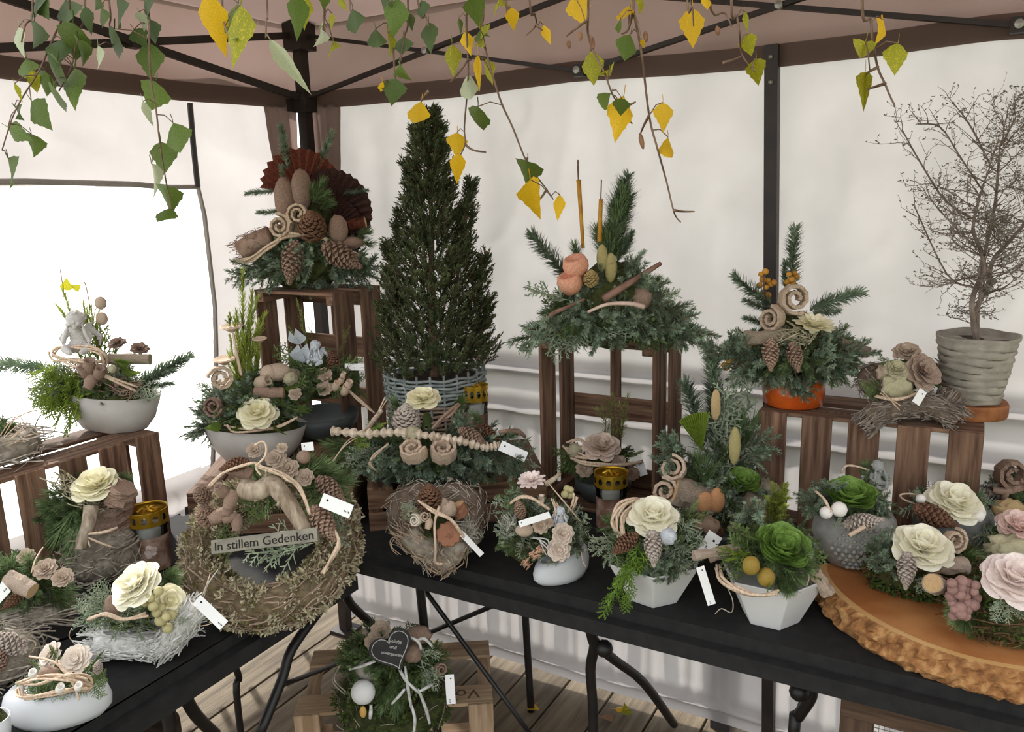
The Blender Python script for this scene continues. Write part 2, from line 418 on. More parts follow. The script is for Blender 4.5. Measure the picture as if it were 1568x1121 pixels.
gbox('post', (3.36, -.035, 1.0), (.032, .032, 2.0)); gbar((-.03, -1.29, 2.0), (3.40, -1.29, 2.0)); gbar((3.38, -.035, 2.0), (3.40, -1.29, 2.0))
for i in range(1):
    y0, y1 = -.05-1.15*i, -.05-1.15*(i+1)
    gbar((.03, y0, ZH), (.03, y1, ZL)); gbar((.045, y0, ZL), (.045, y1, ZH)); gbox('joint', (.04, (y0+y1)/2, (ZL+ZH)/2), (.03, .03, .03))
# free-standing side post
pt = hity(1182, 92, -.018); pb = hitz(1178, 1128, 0); pb = Vector((pb.x, -.018, 0)); pb.x = hity(1178, 1121, -.018).x
sp_ = empty('tent_post', pb, 'slim black steel post standing against the white tent wall', 'post')
d = Vector((pt.x, pt.y, 1.83))-pb; mb = MB(); mb.box((0, 0, d.length/2), (.03, .03, d.length)); obj('post', mb, FRAME, sp_, (0, 0, 0), todir(d))
mb = MB(); mb.box((0, 0, .005), (.07, .05, .01)); obj('foot', mb, FRAME, sp_)
for q in (.985, .955):
    mb = MB(); mb.blob((0, -.017, 0), .006, 1); obj('bolt', mb, ALU, sp_, d*q)

# ------------------------------------------------------------------ tables
def table(x0, x1, y0, y1, label, clabel):
    cx, cy = (x0+x1)/2, (y0+y1)/2
    t = empty('folding_table', (cx, cy, 0), label, 'table', 'folding tables under black cloths')
    mb = MB(); mb.box((0, 0, ZT-.026), (x1-x0-.07, y1-y0-.07, .036)); obj('table_top', mb, CLOTH, t)
    # cloth: rounded slab shell
    bm = bmesh.new(); bmesh.ops.create_cube(bm, size=1); bmesh.ops.scale(bm, vec=(x1-x0, y1-y0, .058), verts=bm.verts)
    bmesh.ops.bevel(bm, geom=[e for e in bm.edges if abs(e.verts[0].co.z-e.verts[1].co.z) > .01], offset=.05, segments=6, affect='EDGES')
    top = [e for e in bm.edges if e.verts[0].co.z > .02 and e.verts[1].co.z > .02]
    bmesh.ops.bevel(bm, geom=top, offset=.026, segments=8, affect='EDGES')
    dele = [f for f in bm.faces if all(v.co.z < -.02 for v in f.verts)]; bmesh.ops.delete(bm, geom=dele, context='FACES')
    me = bpy.data.meshes.new('tablecloth'); bm.to_mesh(me); bm.free()
    tag(obj('tablecloth', me, CLOTH, None, (cx, cy, ZT-.029)), clabel, 'tablecloth')
    return t
T2 = table(.04, 2.75, -.69, -.055, 'long folding table along the back tent wall, under a black cloth', 'black cloth on the long table along the back tent wall')
T1 = table(.045, .745, -1.95, -.70, 'folding table beside the open tent window, under a black cloth', 'black cloth on the table beside the open tent window')
def leg(T, name, pts, r=.012):
    o = T.location; mb = MB(); mb.tube([Vector(p)-o for p in spline(pts, 4)], r, 8); obj(name, smooth(mb.mesh(name)), METAL, T)
zt = ZT-.045
def knob(T, p):
    mb = MB(); mb.blob((0, 0, 0), .02, 2); obj('knob', smooth(mb.mesh('knob')), METAL, T, Vector(p)-T.location)
def fl0(p): return Vector((p.x, p.y, 0))
q = hity(908, 1095, -.52)
leg(T2, 'leg', [hity(917, 938, -.58), hity(906, 970, -.56), hity(910, 990, -.54), hity(904, 1026, -.53), q, fl0(q)])
leg(T2, 'leg', [hity(903, 962, -.56), hity(912, 985, -.54), hity(940, 1010, -.45), hity(986, 1046, -.28), hitz(1032, 1109, .012)])
knob(T2, hity(925, 993, -.54))
q = hity(1216, 1118, -.5)
leg(T2, 'leg', [hity(1222, 1004, -.54), hity(1240, 1036, -.52), hity(1242, 1066, -.52), hity(1222, 1098, -.5), q, fl0(q)])
leg(T2, 'leg', [hity(1240, 1015, -.5), hity(1236, 1055, -.5), hity(1220, 1100, -.5)], .008); knob(T2, hity(1224, 1059, -.54))
leg(T2, 'leg', [(2.5, -.6, zt), (2.5, -.58, .4), (2.5, -.58, 0)]); leg(T2, 'leg', [(2.5, -.14, zt), (2.5, -.15, .4), (2.5, -.15, 0)])
pxl_ = [hity(1335, 1040, -.5), hity(1410, 1082, -.5)]; leg(T2, 'brace', pxl_, .008)
def pxl(T, name, A, B, r=.006):
    leg(T, name, [A, B], r)
pxl(T2, 'brace', hity(627, 872, -.55), hity(815, 1128, -.55)); pxl(T2, 'brace', hity(650, 972, -.5), hity(792, 912, -.5))
leg(T2, 'leg', [(.80, -.60, zt), (.80, -.58, .4), (.82, -.56, 0)], .011); leg(T2, 'leg', [(.80, -.12, zt), (.82, -.13, .4), (.84, -.14, 0)], .011)
x0 = .66
leg(T1, 'leg', [hitx(497, 925, x0), hitx(448, 992, x0), hitx(432, 1040, x0), hitx(398, 1124, x0)], .011)
leg(T1, 'leg', [hitx(527, 900, x0-.1), hitx(537, 925, x0-.1), hitx(577, 962, x0-.1)], .012)
pxl(T1, 'brace', hitx(425, 1052, x0), hitx(520, 1015, x0-.15))
leg(T1, 'leg', [hitx(353, 1005, .3), hitx(366, 1038, .3), hitx(362, 1060, .3), (.3, hitx(362, 1060, .3).y, 0)], .009)
leg(T1, 'leg', [hitx(279, 1060, x0), hitx(257, 1088, x0), hitx(262, 1128, x0), (x0, hitx(262, 1128, x0).y, 0)], .012)
leg(T1, 'leg', [hitx(280, 1060, x0), hitx(300, 1095, x0-.02), hitx(330, 1125, x0-.05)], .012)
mb = MB(); mb.blob((0, 0, 0), .022, 2); obj('knob', smooth(mb.mesh('knob')), METAL, T1, hitx(283, 1060, x0)-T1.location)

# ------------------------------------------------------------------ crates
def crate(label, M, L=.44, W=.31, H=.20, nS=5, m=WOOD, group='wooden fruit crates', runner=True, text=None):
    r = empty('wooden_crate', M.to_translation(), label, 'crate', group); r.rotation_euler = M.to_euler()
    t = .009; sw = .062
    for i in range(nS):
        xx = -L/2+sw/2+(L-sw)*i/(nS-1); board(r, 'slat', (xx, 0, t/2), (sw, W, t), m)
    for s in (-1, 1):
        h = min(.078, H*.42)
        for z in (t+h/2, H-h/2): board(r, 'side_board', (0, s*(W/2-t/2), z), (L, t, h), m)
        for z in (t+h/2, H-h/2): board(r, 'end_board', (s*(L/2-t/2), 0, z), (t, W-2*t, h), m)
        for q in (-1, 1): board(r, 'corner_post', (s*(L/2-t-.013), q*(W/2-t-.013), H/2+t/2), (.026, .026, H-t), m)
    if runner: board(r, 'runner', (0, .03, -.004), (L-.02, .03, .008), m)
    return r
def mat4(X, Y, Zv, loc):
    M = Matrix((X, Y, Zv)).transposed().to_4x4(); M.translation = Vector(loc); return M
# lying on a long side, slats to the room
def lying(label, cx, fy, ang, z0, **k):
    W = k.get('W', .31); R3 = Matrix.Rotation(ang, 3, 'Z')
    return crate(label, mat4(R3 @ Vector((1, 0, 0)), Vector((0, 0, -1)), R3 @ Vector((0, 1, 0)), (cx, fy, z0+W/2)), **k)
def standing(label, cx, fy, ang, z0, **k):
    """standing on its end, open towards the room; fy = open front"""
    L = k.get('L', .44); H = k.get('H', .2); R3 = Matrix.Rotation(ang, 3, 'Z')
    return crate(label, mat4(Vector((0, 0, 1)), R3 @ Vector((-1, 0, 0)), R3 @ Vector((0, -1, 0)), Vector((cx, fy, z0+L/2))+R3 @ Vector((0, H, 0))), **k)
CZ6 = ZT+.31
c6 = lying('brown wooden crate lying on its side under the ribbed pot', 1.715, -.24, 0, ZT, runner=False)
c5 = standing('brown wooden crate on end beneath the arrangement with orange pods', 1.105, -.25, 0, ZT, L=.45, nS=3)
def stencil(cr, x0, x1, W, t=.009, h=.078):
    mb = MB(); R = random.Random(8); x_ = x0
    while x_ < x1:
        w_ = R.uniform(.003, .009); mb.box((x_, -W/2-.0003, t+h/2+R.uniform(-.006, .006)), (w_, .0003, R.uniform(.008, .022))); x_ += w_+R.uniform(.003, .012)
    obj('stencil_marks', mb, mat('faded_stencil', '#5f4a3a', None, 10, .9), cr)
c2 = standing('tall wooden crate on end in the tent corner', .205, -.325, 0, ZT, L=.54, nS=4)
c1 = lying('wooden crate lying on its side under the cherub bowl', .205, -1.03, pi/2, ZT, runner=False, W=.26)
CZ = .83
stencil(c1, -.18, .10, .26); stencil(c6, -.14, .02, .31)
A33 = radians(33)
def flat(label, fl_, ang, **k):
    R3 = Matrix.Rotation(ang, 3, 'Z'); H = k['H']; L = k.get('L', .44); W = .31
    c = Vector((fl_.x, fl_.y, 0)) + R3 @ Vector((L/2, W/2, 0)); c.z = ZT+H
    # upside down: slats on top
    return crate(label, mat4(R3 @ Vector((1, 0, 0)), R3 @ Vector((0, -1, 0)), Vector((0, 0, -1)), c), **k)
c3 = flat('low crate upside down, one corner lit bright by the open window', hitz(285, 756, CZ), A33, H=CZ-ZT, runner=False, nS=6, L=.40)
c4 = flat('low crate upside down beneath the willow basket', hitz(562, 748, CZ), radians(37), H=CZ-ZT, runner=False, nS=6)

# ------------------------------------------------------------------ foliage and ornament meshes (main axis +Z)
LIB = {}
def lib(key, fn):
    if key not in LIB: LIB[key] = fn()
    return LIB[key]
def twomat(mb1, mb2, m1, m2, name):
    mb = MB(); mb.add(mb1.v, mb1.f); k = len(mb.f); mb.add(mb2.v, mb2.f); me = mb.mesh(name)
    me.materials.append(m1); me.materials.append(m2)
    n1 = len(mb1.f)
    for i, p in enumerate(me.polygons): p.material_index = 0 if i < n1 else 1
    return me
def shoot(nb, sb, p0, p1, r, nn, nl, wd, R, ang=58, flat=.0, bend=.1, sr=.0018):
    """needled shoot from p0 to p1"""
    p0 = Vector(p0); p1 = Vector(p1); ax = (p1-p0); L = ax.length; ax.normalize(); s1 = ax.orthogonal().normalized(); s2 = ax.cross(s1)
    bd = (s1*R.uniform(-1, 1)+s2*R.uniform(-1, 1))*bend*L
    P = lambda t: p0+ax*L*t+bd*(t*t-t)*1.5
    sb.tube([P(i/4) for i in range(5)], [sr*(1.1-.6*i/4) for i in range(5)], 4, False)
    for i in range(nn):
        t = (i+R.random())/nn; a = R.uniform(0, 2*pi)
        ca, sa = cos(a), sin(a)
        if flat: sa *= (1-flat)
        rad = (s1*ca+s2*sa).normalized(); an = radians(ang*(1-.45*max(0, t-.75)/.25)+R.uniform(-12, 12))
        d = ax*cos(an)+rad*sin(an); side = d.cross(rad+ax*.1).normalized()
        nb.needle(P(t)+rad*sr*.5, d, nl*R.uniform(.75, 1.1)*(1-.25*abs(t-.4)), wd, side)
def fir_mesh(seed, m, L=.12, nl=.017, nn=190, side=3, flat=.45, wd=.0012):
    R = random.Random(seed); nb = MB(); sb = MB()
    shoot(nb, sb, (0, 0, 0), (R.uniform(-.008, .008), R.uniform(-.008, .008), L), 0, nn, nl, wd, R, 58, flat)
    for i in range(side):
        for q in (-1, 1):
            t = .18+.5*i/max(1, side)+R.uniform(0, .08); l = L*(.62-.35*t)*R.uniform(.8, 1.15)
            shoot(nb, sb, (0, 0, L*t), (q*l*.72, R.uniform(-.02, .02), L*t+l*.7), 0, int(nn*l/L), nl*.95, wd, R, 58, flat)
    return twomat(nb, sb, m, STEM, 'fir_sprig')
def pine_mesh(seed, m):
    R = random.Random(seed); nb = MB(); sb = MB()
    shoot(nb, sb, (0, 0, 0), (0, 0, .085), 0, 210, .062, .0010, R, 38, 0, .1, .0025)
    return twomat(nb, sb, m, STEM, 'pine_sprig')
def spike_mesh(seed, m, L=.2, nl=.02, nn=230, an=35, br=4):
    R = random.Random(seed); nb = MB(); sb = MB()
    shoot(nb, sb, (0, 0, 0), (0, 0, L), 0, nn, nl, .0011, R, an, 0, .04, .0016)
    for i in range(br):
        a = R.uniform(0, 6.28); t = R.uniform(.05, .55); l = L*R.uniform(.25, .45)
        shoot(nb, sb, (0, 0, L*t), (cos(a)*l*.35, sin(a)*l*.35, L*t+l), 0, int(nn*.4), nl*.9, .001, R, an, 0, .05, .0012)
    return twomat(nb, sb, m, STEM, 'heather_spike')
def frond_mesh(seed, m, L=.12, w=.0016, flat=True):
    R = random.Random(seed); nb = MB()
    def grow(p, d, l, lev, nrm):
        p = Vector(p); d = Vector(d).normalized(); n = 5 if lev == 0 else 3; pts = [p]
        for i in range(n):
            d = (d+Vector((R.uniform(-.1, .1), R.uniform(-.1, .1), -.02))).normalized(); pts.append(pts[-1]+d*l/n)
        nb.tube(pts, [w*(1.15 if lev else 1)*(1-.55*i/n) for i in range(n+1)], 3, False)
        if lev >= 2: return
        K = 12 if lev == 0 else 6
        for i in range(K):
            t = (.08+.9*i/K); q = pts[min(n-1, int(t*n))].lerp(pts[min(n, int(t*n)+1)], t*n-int(t*n))
            s = 1 if i % 2 else -1; sd = d.cross(nrm).normalized()*s
            nn = nrm if flat else (nrm+Vector((R.uniform(-1, 1),)*3)*.6).normalized()
            dd = (d*.75+sd*.7+nrm*R.uniform(-.35, .35)*(1 if flat else 2)).normalized()
            grow(q, dd, l*(.52 if lev == 0 else .42)*(1.05-.75*t)*R.uniform(.8, 1.2), lev+1, nn)
    grow((0, 0, 0), (0, 0, 1), L, 0, Vector((0, 1, 0)))
    me = nb.mesh('frond'); me.materials.append(m); return me
NV = 4
SPL = {'fir': .12, 'firD': .12, 'pine': .14, 'thuja': .12, 'thujaD': .12, 'cyp': .12, 'spike': .2, 'rosemary': .2, 'firS': .12}
NAME = {'fir': 'fir_sprig', 'firD': 'fir_sprig', 'pine': 'pine_sprig', 'thuja': 'thuja_sprig', 'thujaD': 'thuja_sprig', 'cyp': 'cypress_sprig', 'spike': 'heather_spike', 'rosemary': 'rosemary_spike', 'firS': 'fir_sprig'}
def sprig(kind, v):
    v %= NV
    if kind == 'fir': return lib((kind, v), lambda: fir_mesh(v, G['fir']))
    if kind == 'firS': return lib((kind, v), lambda: fir_mesh(v+9, G['fir'], side=0, nl=.026, nn=420, flat=.2, wd=.0014))
    if kind == 'firD': return lib((kind, v), lambda: fir_mesh(v+20, G['firD']))
    if kind == 'pine': return lib((kind, v), lambda: pine_mesh(v, G['pine']))
    if kind in ('thuja', 'thujaD'): return lib((kind, v), lambda: frond_mesh(v, G[kind], w=.002))
    if kind == 'cyp': return lib((kind, v), lambda: frond_mesh(v+7, G['cyp'], w=.0016, flat=False))
    if kind == 'spike': return lib((kind, v), lambda: spike_mesh(v, G['spike']))
    if kind == 'rosemary': return lib((kind, v), lambda: spike_mesh(v+5, G['rosemary'], nl=.022, nn=110, an=48, br=2))

def cone_mesh(v, Lr=2.1, n=110, open_=.55):
    """pine cone of length 1, tip +Z, centred"""
    R = random.Random(v); mb = MB(); Rm = .5/Lr
    mb.lathe([(0, -.5), (Rm*.5, -.45), (Rm*.62, -.1), (Rm*.4, .3), (0, .47)], 8)
    for i in range(n):
        t = (i+.5)/n; z = -.5+t; prof = sin(min(1, (t+.09)/.45)*pi/2) if t < .36 else cos((t-.36)/.66*pi/2)**.8
        a = i*2.39996; r = Rm*.45*prof; ou = Vector((cos(a), sin(a), 0)); tg = Vector((-sin(a), cos(a), 0)); up = Vector((0, 0, 1))
        el = radians(12+55*t+R.uniform(-6, 6)); l = Rm*(.72+open_*.3)*max(.4, prof); d = ou*cos(el)+up*sin(el); nr = up*cos(el)-ou*sin(el)
        p = ou*r+up*z; wd = Rm*.36*max(.5, prof); th = Rm*.12
        q = [p-tg*wd*.5, p+tg*wd*.5, p+d*l*.75+tg*wd, p+d*l+nr*th*1.2, p+d*l*.75-tg*wd, p+d*l*.8+nr*th*1.6, p+d*l*.86-nr*th*.8]
        mb.add(q, [(0, 1, 2, 5, 4), (2, 3, 5), (3, 4, 5), (2, 6, 3), (3, 6, 4), (1, 0, 6), (1, 6, 2), (0, 4, 6)])
    return mb.mesh('pine_cone')
def petal_mesh(v, wd=.62, cup=.5, curl=.35, n=7, point=.0):
    """petal of length 1 growing +Z from origin, lip curling to +X"""
    R = random.Random(v); mb = MB(); ph = R.uniform(0, 6)
    for j in range(n+1):
        t = j/n; sw = wd*(sin(pi*min(1, (t*.93+.07))**.75)**.55 if t < 1 else .42)
        for i in range(n+1):
            u = -1+2*i/n
            z = t*(1-.10*u*u*t)+(.010*sin(u*3+ph))*t*t + point*t**6*(1-abs(u))*.15
            x = cup*.35*sin(t*pi*.6) - cup*.55*u*u*sw + curl*.55*t**3 + .010*sin(u*3.3+ph)*t*t
            mb.v.append((x-.06, u*sw, z-curl*.12*t**4))
    for j in range(n):
        for i in range(n): mb.f.append((j*(n+1)+i, j*(n+1)+i+1, (j+1)*(n+1)+i+1, (j+1)*(n+1)+i))
    return smooth(mb.mesh('petal'))
def rose_parts(style, R):
    """list of (petal mesh, quaternion, scale)"""
    out = []
    rings = {'rose': [(3, 4, .60, .55, .9, .0), (4, 15, .72, .66, .8, .1), (5, 33, .86, .72, .65, .3), (5, 54, .98, .78, .5, .4), (6, 72, 1.05, .80, .4, .4)],
             'open': [(5, 18, .5, .4, .5, .2), (8, 38, .75, .34, .4, .2), (10, 58, .92, .32, .35, .2), (11, 74, 1.02, .32, .3, .15)],
             'cabbage': [(3, 4, .5, .6, 1.0, .0), (3, 14, .66, .8, 1.0, .05), (4, 27, .82, .9, 1.0, .05), (5, 42, .96, .92, .9, .1), (5, 58, 1.06, .92, .75, .15)]}[style]
    for k, (n, op, s, wd, cup, curl) in enumerate(rings):
        off = R.uniform(0, 6)
        for i in range(n):
            v = R.randint(0, 2); me = lib(('petal', style, k, v), lambda: petal_mesh(v+k*5, wd, cup, curl))
            q = Quaternion((0, 0, 1), off+2*pi*i/n+R.uniform(-.12, .12)) @ Quaternion((0, 1, 0), radians(op+R.uniform(-2.5, 2.5)))
            out.append((me, q, s*R.uniform(.96, 1.03)))
    return out
def cedar_mesh(v):
    """small wooden rose, radius .5, facing +Z"""
    R = random.Random(v); mb = MB()
    for k, (n, op, s) in enumerate([(4, 10, .28), (6, 30, .36), (8, 52, .44), (9, 68, .52)]):
        pm = lib(('pp', k), lambda: petal_mesh(k, .6, .5, .3, 4))
        for i in range(n):
            q = Quaternion((0, 0, 1), R.uniform(0, .3)+k+2*pi*i/n) @ Quaternion((0, 1, 0), radians(op+R.uniform(-8, 8)))
            mb.add([q @ (x.co*s) for x in pm.vertices], [tuple(p.vertices) for p in pm.polygons])
    mb.blob((0, 0, .02), .16, 1); return mb.mesh('wood_rose')
def curl_mesh(v, turns=1.9, w=.42, th=.10):
    """spiral ribbon radius .5, axis +Z"""
    R = random.Random(v); mb = MB(); n = 46; vs = []
    for i in range(n+1):
        t = i/n; a = t*turns*2*pi; r = .16+.34*t; ou = Vector((cos(a), sin(a), 0)); wz = w*(.7+.3*t)*(1+.12*sin(i*2.3+v)); ri = .012*sin(i*4.1)
        for (dr, z) in ((0, -wz/2), (th, -wz/2), (th+.02, 0), (th, wz/2), (0, wz/2)): vs.append(ou*(r-th+dr+ri)+Vector((0, 0, z+.015*sin(i*3))))
    fs = []
    for i in range(n):
        for k in range(5): fs.append((i*5+k, i*5+(k+1) % 5, (i+1)*5+(k+1) % 5, (i+1)*5+k))
    fs += [(4, 3, 2, 1, 0), tuple(n*5+k for k in range(5))]; mb.add(vs, fs); return mb.mesh('dried_curl')
def pod_mesh():
    mb = MB(); mb.lathe([(0, -.5), (.2, -.46), (.36, -.2), (.38, .1), (.30, .36), (.27, .42), (.33, .5), (.26, .5), (.18, .42), (.14, .2), (0, .18)], 14); return smooth(mb.mesh('seed_pod'))
def log_mesh(v, rough=.1):
    """log: length 1 along Z (centred), radius .5 -> scaled"""
    mb = MB(); n = 14; K = 9; vs = []
    for j in range(K+1):
        for k in range(n):
            a = 2*pi*k/n; r = .5*(1+rough*noise.noise(Vector((cos(a)*2+v, sin(a)*2, j*.5)))+rough*.5*noise.noise(Vector((cos(a)*5, sin(a)*5+v, j*.4))))
            vs.append((r*cos(a), r*sin(a), j/K-.5))
    fs = []
    for j in range(K):
        for k in range(n): fs.append((j*n+k, j*n+(k+1) % n, (j+1)*n+(k+1) % n, (j+1)*n+k))
    mb.add(vs, fs+[tuple(reversed(range(n))), tuple(range(K*n, K*n+n))]); return mb.mesh('log')
def leaf_mesh(v, serr=True):
    """birch leaf: stalk at origin, tip +Z length 1, faces +-Y"""
    R = random.Random(v); mb = MB(); n = 11; rows = []
    fold = R.uniform(.1, .35); bend = R.uniform(-.35, .35); tw = R.uniform(-.4, .4)
    for j in range(n+1):
        t = j/n; h = .40*(sin(pi*min(1, t/.36)/2)**.75 if t < .36 else (1-((t-.36)/.64)**.95))
        if serr and 0 < j < n: h *= 1+(.09 if j % 2 else -.05)
        for u in (-1, -.5, 0, .5, 1):
            p = Vector((u*h, -fold*abs(u)*h+bend*(t*t-t*.5), t)); c, s = cos(tw*t), sin(tw*t)
            mb.v.append((p.x*c-p.y*s, p.x*s+p.y*c, p.z))
    for j in range(n):
        for i in range(4): mb.f.append((j*5+i, j*5+i+1, (j+1)*5+i+1, (j+1)*5+i))
    mb.tube([(0, 0, -.28), (.01, 0, -.1), (0, 0, .0)], .012, 4, False)
    return smooth(mb.mesh('leaf'))
def fan_mesh(v, n=26, arc=150):
    """pleated fan radius 1 in XZ plane, base at origin"""
    mb = MB(); vs = [(0, 0, 0)]
    for i in range(n+1):
        a = radians(90-arc/2+arc*i/n); r = 1*(1-.06*(i % 2)) * (.85+.15*cos(a-pi/2)); vs.append((r*cos(a), .05*(1 if i % 2 else -1), r*sin(a)))
        vs.append((r*.45*cos(a), .03*(1 if i % 2 else -1), r*.45*sin(a)))
    fs = []
    for i in range(n):
        o0, m0, o1, m1 = 1+2*i, 2+2*i, 3+2*i, 4+2*i; fs += [(0, m0, m1), (m0, o0, o1, m1)]
    mb.add(vs, fs); return mb.mesh('fan_leaf')
def angel_mesh():
    """seated cherub resting its chin on its hands, height ~1, facing -Y"""
    mb = MB()
    B = lambda c, r, s=2: mb.blob(c, r, s)
    B((0, .05, .18), (.25, .22, .19)); B((0, .06, .36), (.19, .15, .22)); B((0, -.02, .77), (.2, .19, .2), 3); B((0, .0, .55), (.08, .08, .1), 2)
    for k in range(34):
        a = k*2.4; e = .05+1.4*((k*7) % 11)/11; x, y = cos(a)*.2*cos(e), sin(a)*.2*cos(e)
        if y < -.09 and e < .75: continue
        B((x, y+.01, .80+.17*sin(e)), .055, 1)
    B((0, -.205, .745), (.03, .035, .035), 2); B((.085, -.165, .71), .055, 2); B((-.085, -.165, .71), .055, 2); B((0, -.19, .665), (.05, .03, .022), 1); B((0, -.165, .62), (.06, .05, .045), 2)
    for s in (-1, 1):
        B((s*.07, -.175, .775), (.022, .02, .014), 1); B((s*.07, -.18, .81), (.04, .02, .012), 1)
        mb.tube([(s*.19, .04, .5), (s*.29, -.06, .38), (s*.27, -.2, .3), (s*.22, -.2, .45), (s*.17, -.14, .6)], [.07, .06, .055, .045, .04], 10)
        mb.tube([(s*.14, 0, .12), (s*.26, -.22, .14), (s*.14, -.36, .07), (s*.1, -.42, .06)], [.13, .1, .07, .05], 10)
        B((s*.165, -.13, .65), (.035, .045, .055), 1)
        for q in range(5): mb.tube([(s*.1, .2, .5), (s*(.2+.06*q), .25, .62-.07*q), (s*(.3+.05*q-.03*q), .26, .66-.14*q)], [.05, .06, .03], 6)
    t = bpy.data.objects.new('angel_tmp', mb.mesh('angel')); COL.objects.link(t)
    md = t.modifiers.new('r', 'REMESH'); md.mode = 'VOXEL'; md.voxel_size = .016
    me = bpy.data.meshes.new_from_object(t.evaluated_get(bpy.context.evaluated_depsgraph_get())); bpy.data.objects.remove(t)
    me.name = 'angel_figure'; return smooth(me)
def strands(mb, path, n, L, r, R, rad, along=.7, seg=4, closed=True, flat=1.0):
    """tangle of thin twigs about a path (list of Vectors)"""
    K = len(path)
    for i in range(n):
        k = R.randrange(K if closed else K-1); p = path[k]; t = (path[(k+1) % K]-path[k]).normalized()
        o = Vector((R.gauss(0, 1), R.gauss(0, 1), R.gauss(0, 1)*flat)); o = o-t*o.dot(t)
        o = o.normalized()*rad*R.uniform(.65, 1.05) if o.length > 0 else o; o.z *= flat
        d = (t*along*R.choice((-1, 1))+Vector((R.uniform(-1, 1), R.uniform(-1, 1), R.uniform(-.6, .6)*flat))*(1-along)).normalized()
        pts = [p+o]; l = L*R.uniform(.5, 1.2)
        for q in range(seg):
            d = (d+Vector((R.uniform(-1, 1), R.uniform(-1, 1), R.uniform(-1, 1)))*.22).normalized(); np_ = pts[-1]+d*l/seg
            w_ = np_-p; w_ = w_-t*w_.dot(t)
            if w_.length > rad*1.15: np_ -= w_*(1-rad*1.1/w_.length)
            pts.append(np_)
        mb.tube(pts, r*R.uniform(.7, 1.3), 3, False)
def tufts(mb, pts, nrm, n, s, R, wd=.65):
    """moss / lichen flecks on sample points"""
    for i in range(n):
        k = R.randrange(len(pts)); p = pts[k]
        if noise.noise(p*28+Vector((n, 0, 0))) < -.12: continue
        d = (nrm[k]+Vector((R.uniform(-1, 1), R.uniform(-1, 1), R.uniform(-1, 1)))*.8).normalized()
        sd = d.orthogonal().normalized(); sd = Quaternion(d, R.uniform(0, 6)) @ sd; l = s*R.uniform(.5, 1.3)
        q = p+Vector((R.uniform(-1, 1), R.uniform(-1, 1), R.uniform(-1, 1)))*s*.7
        mb.add([q-sd*l*wd*.5, q+sd*l*wd*.5, q+d*l+sd*l*wd*.3, q+d*l*1.2-sd*l*wd*.2], [(0, 1, 2, 3)])

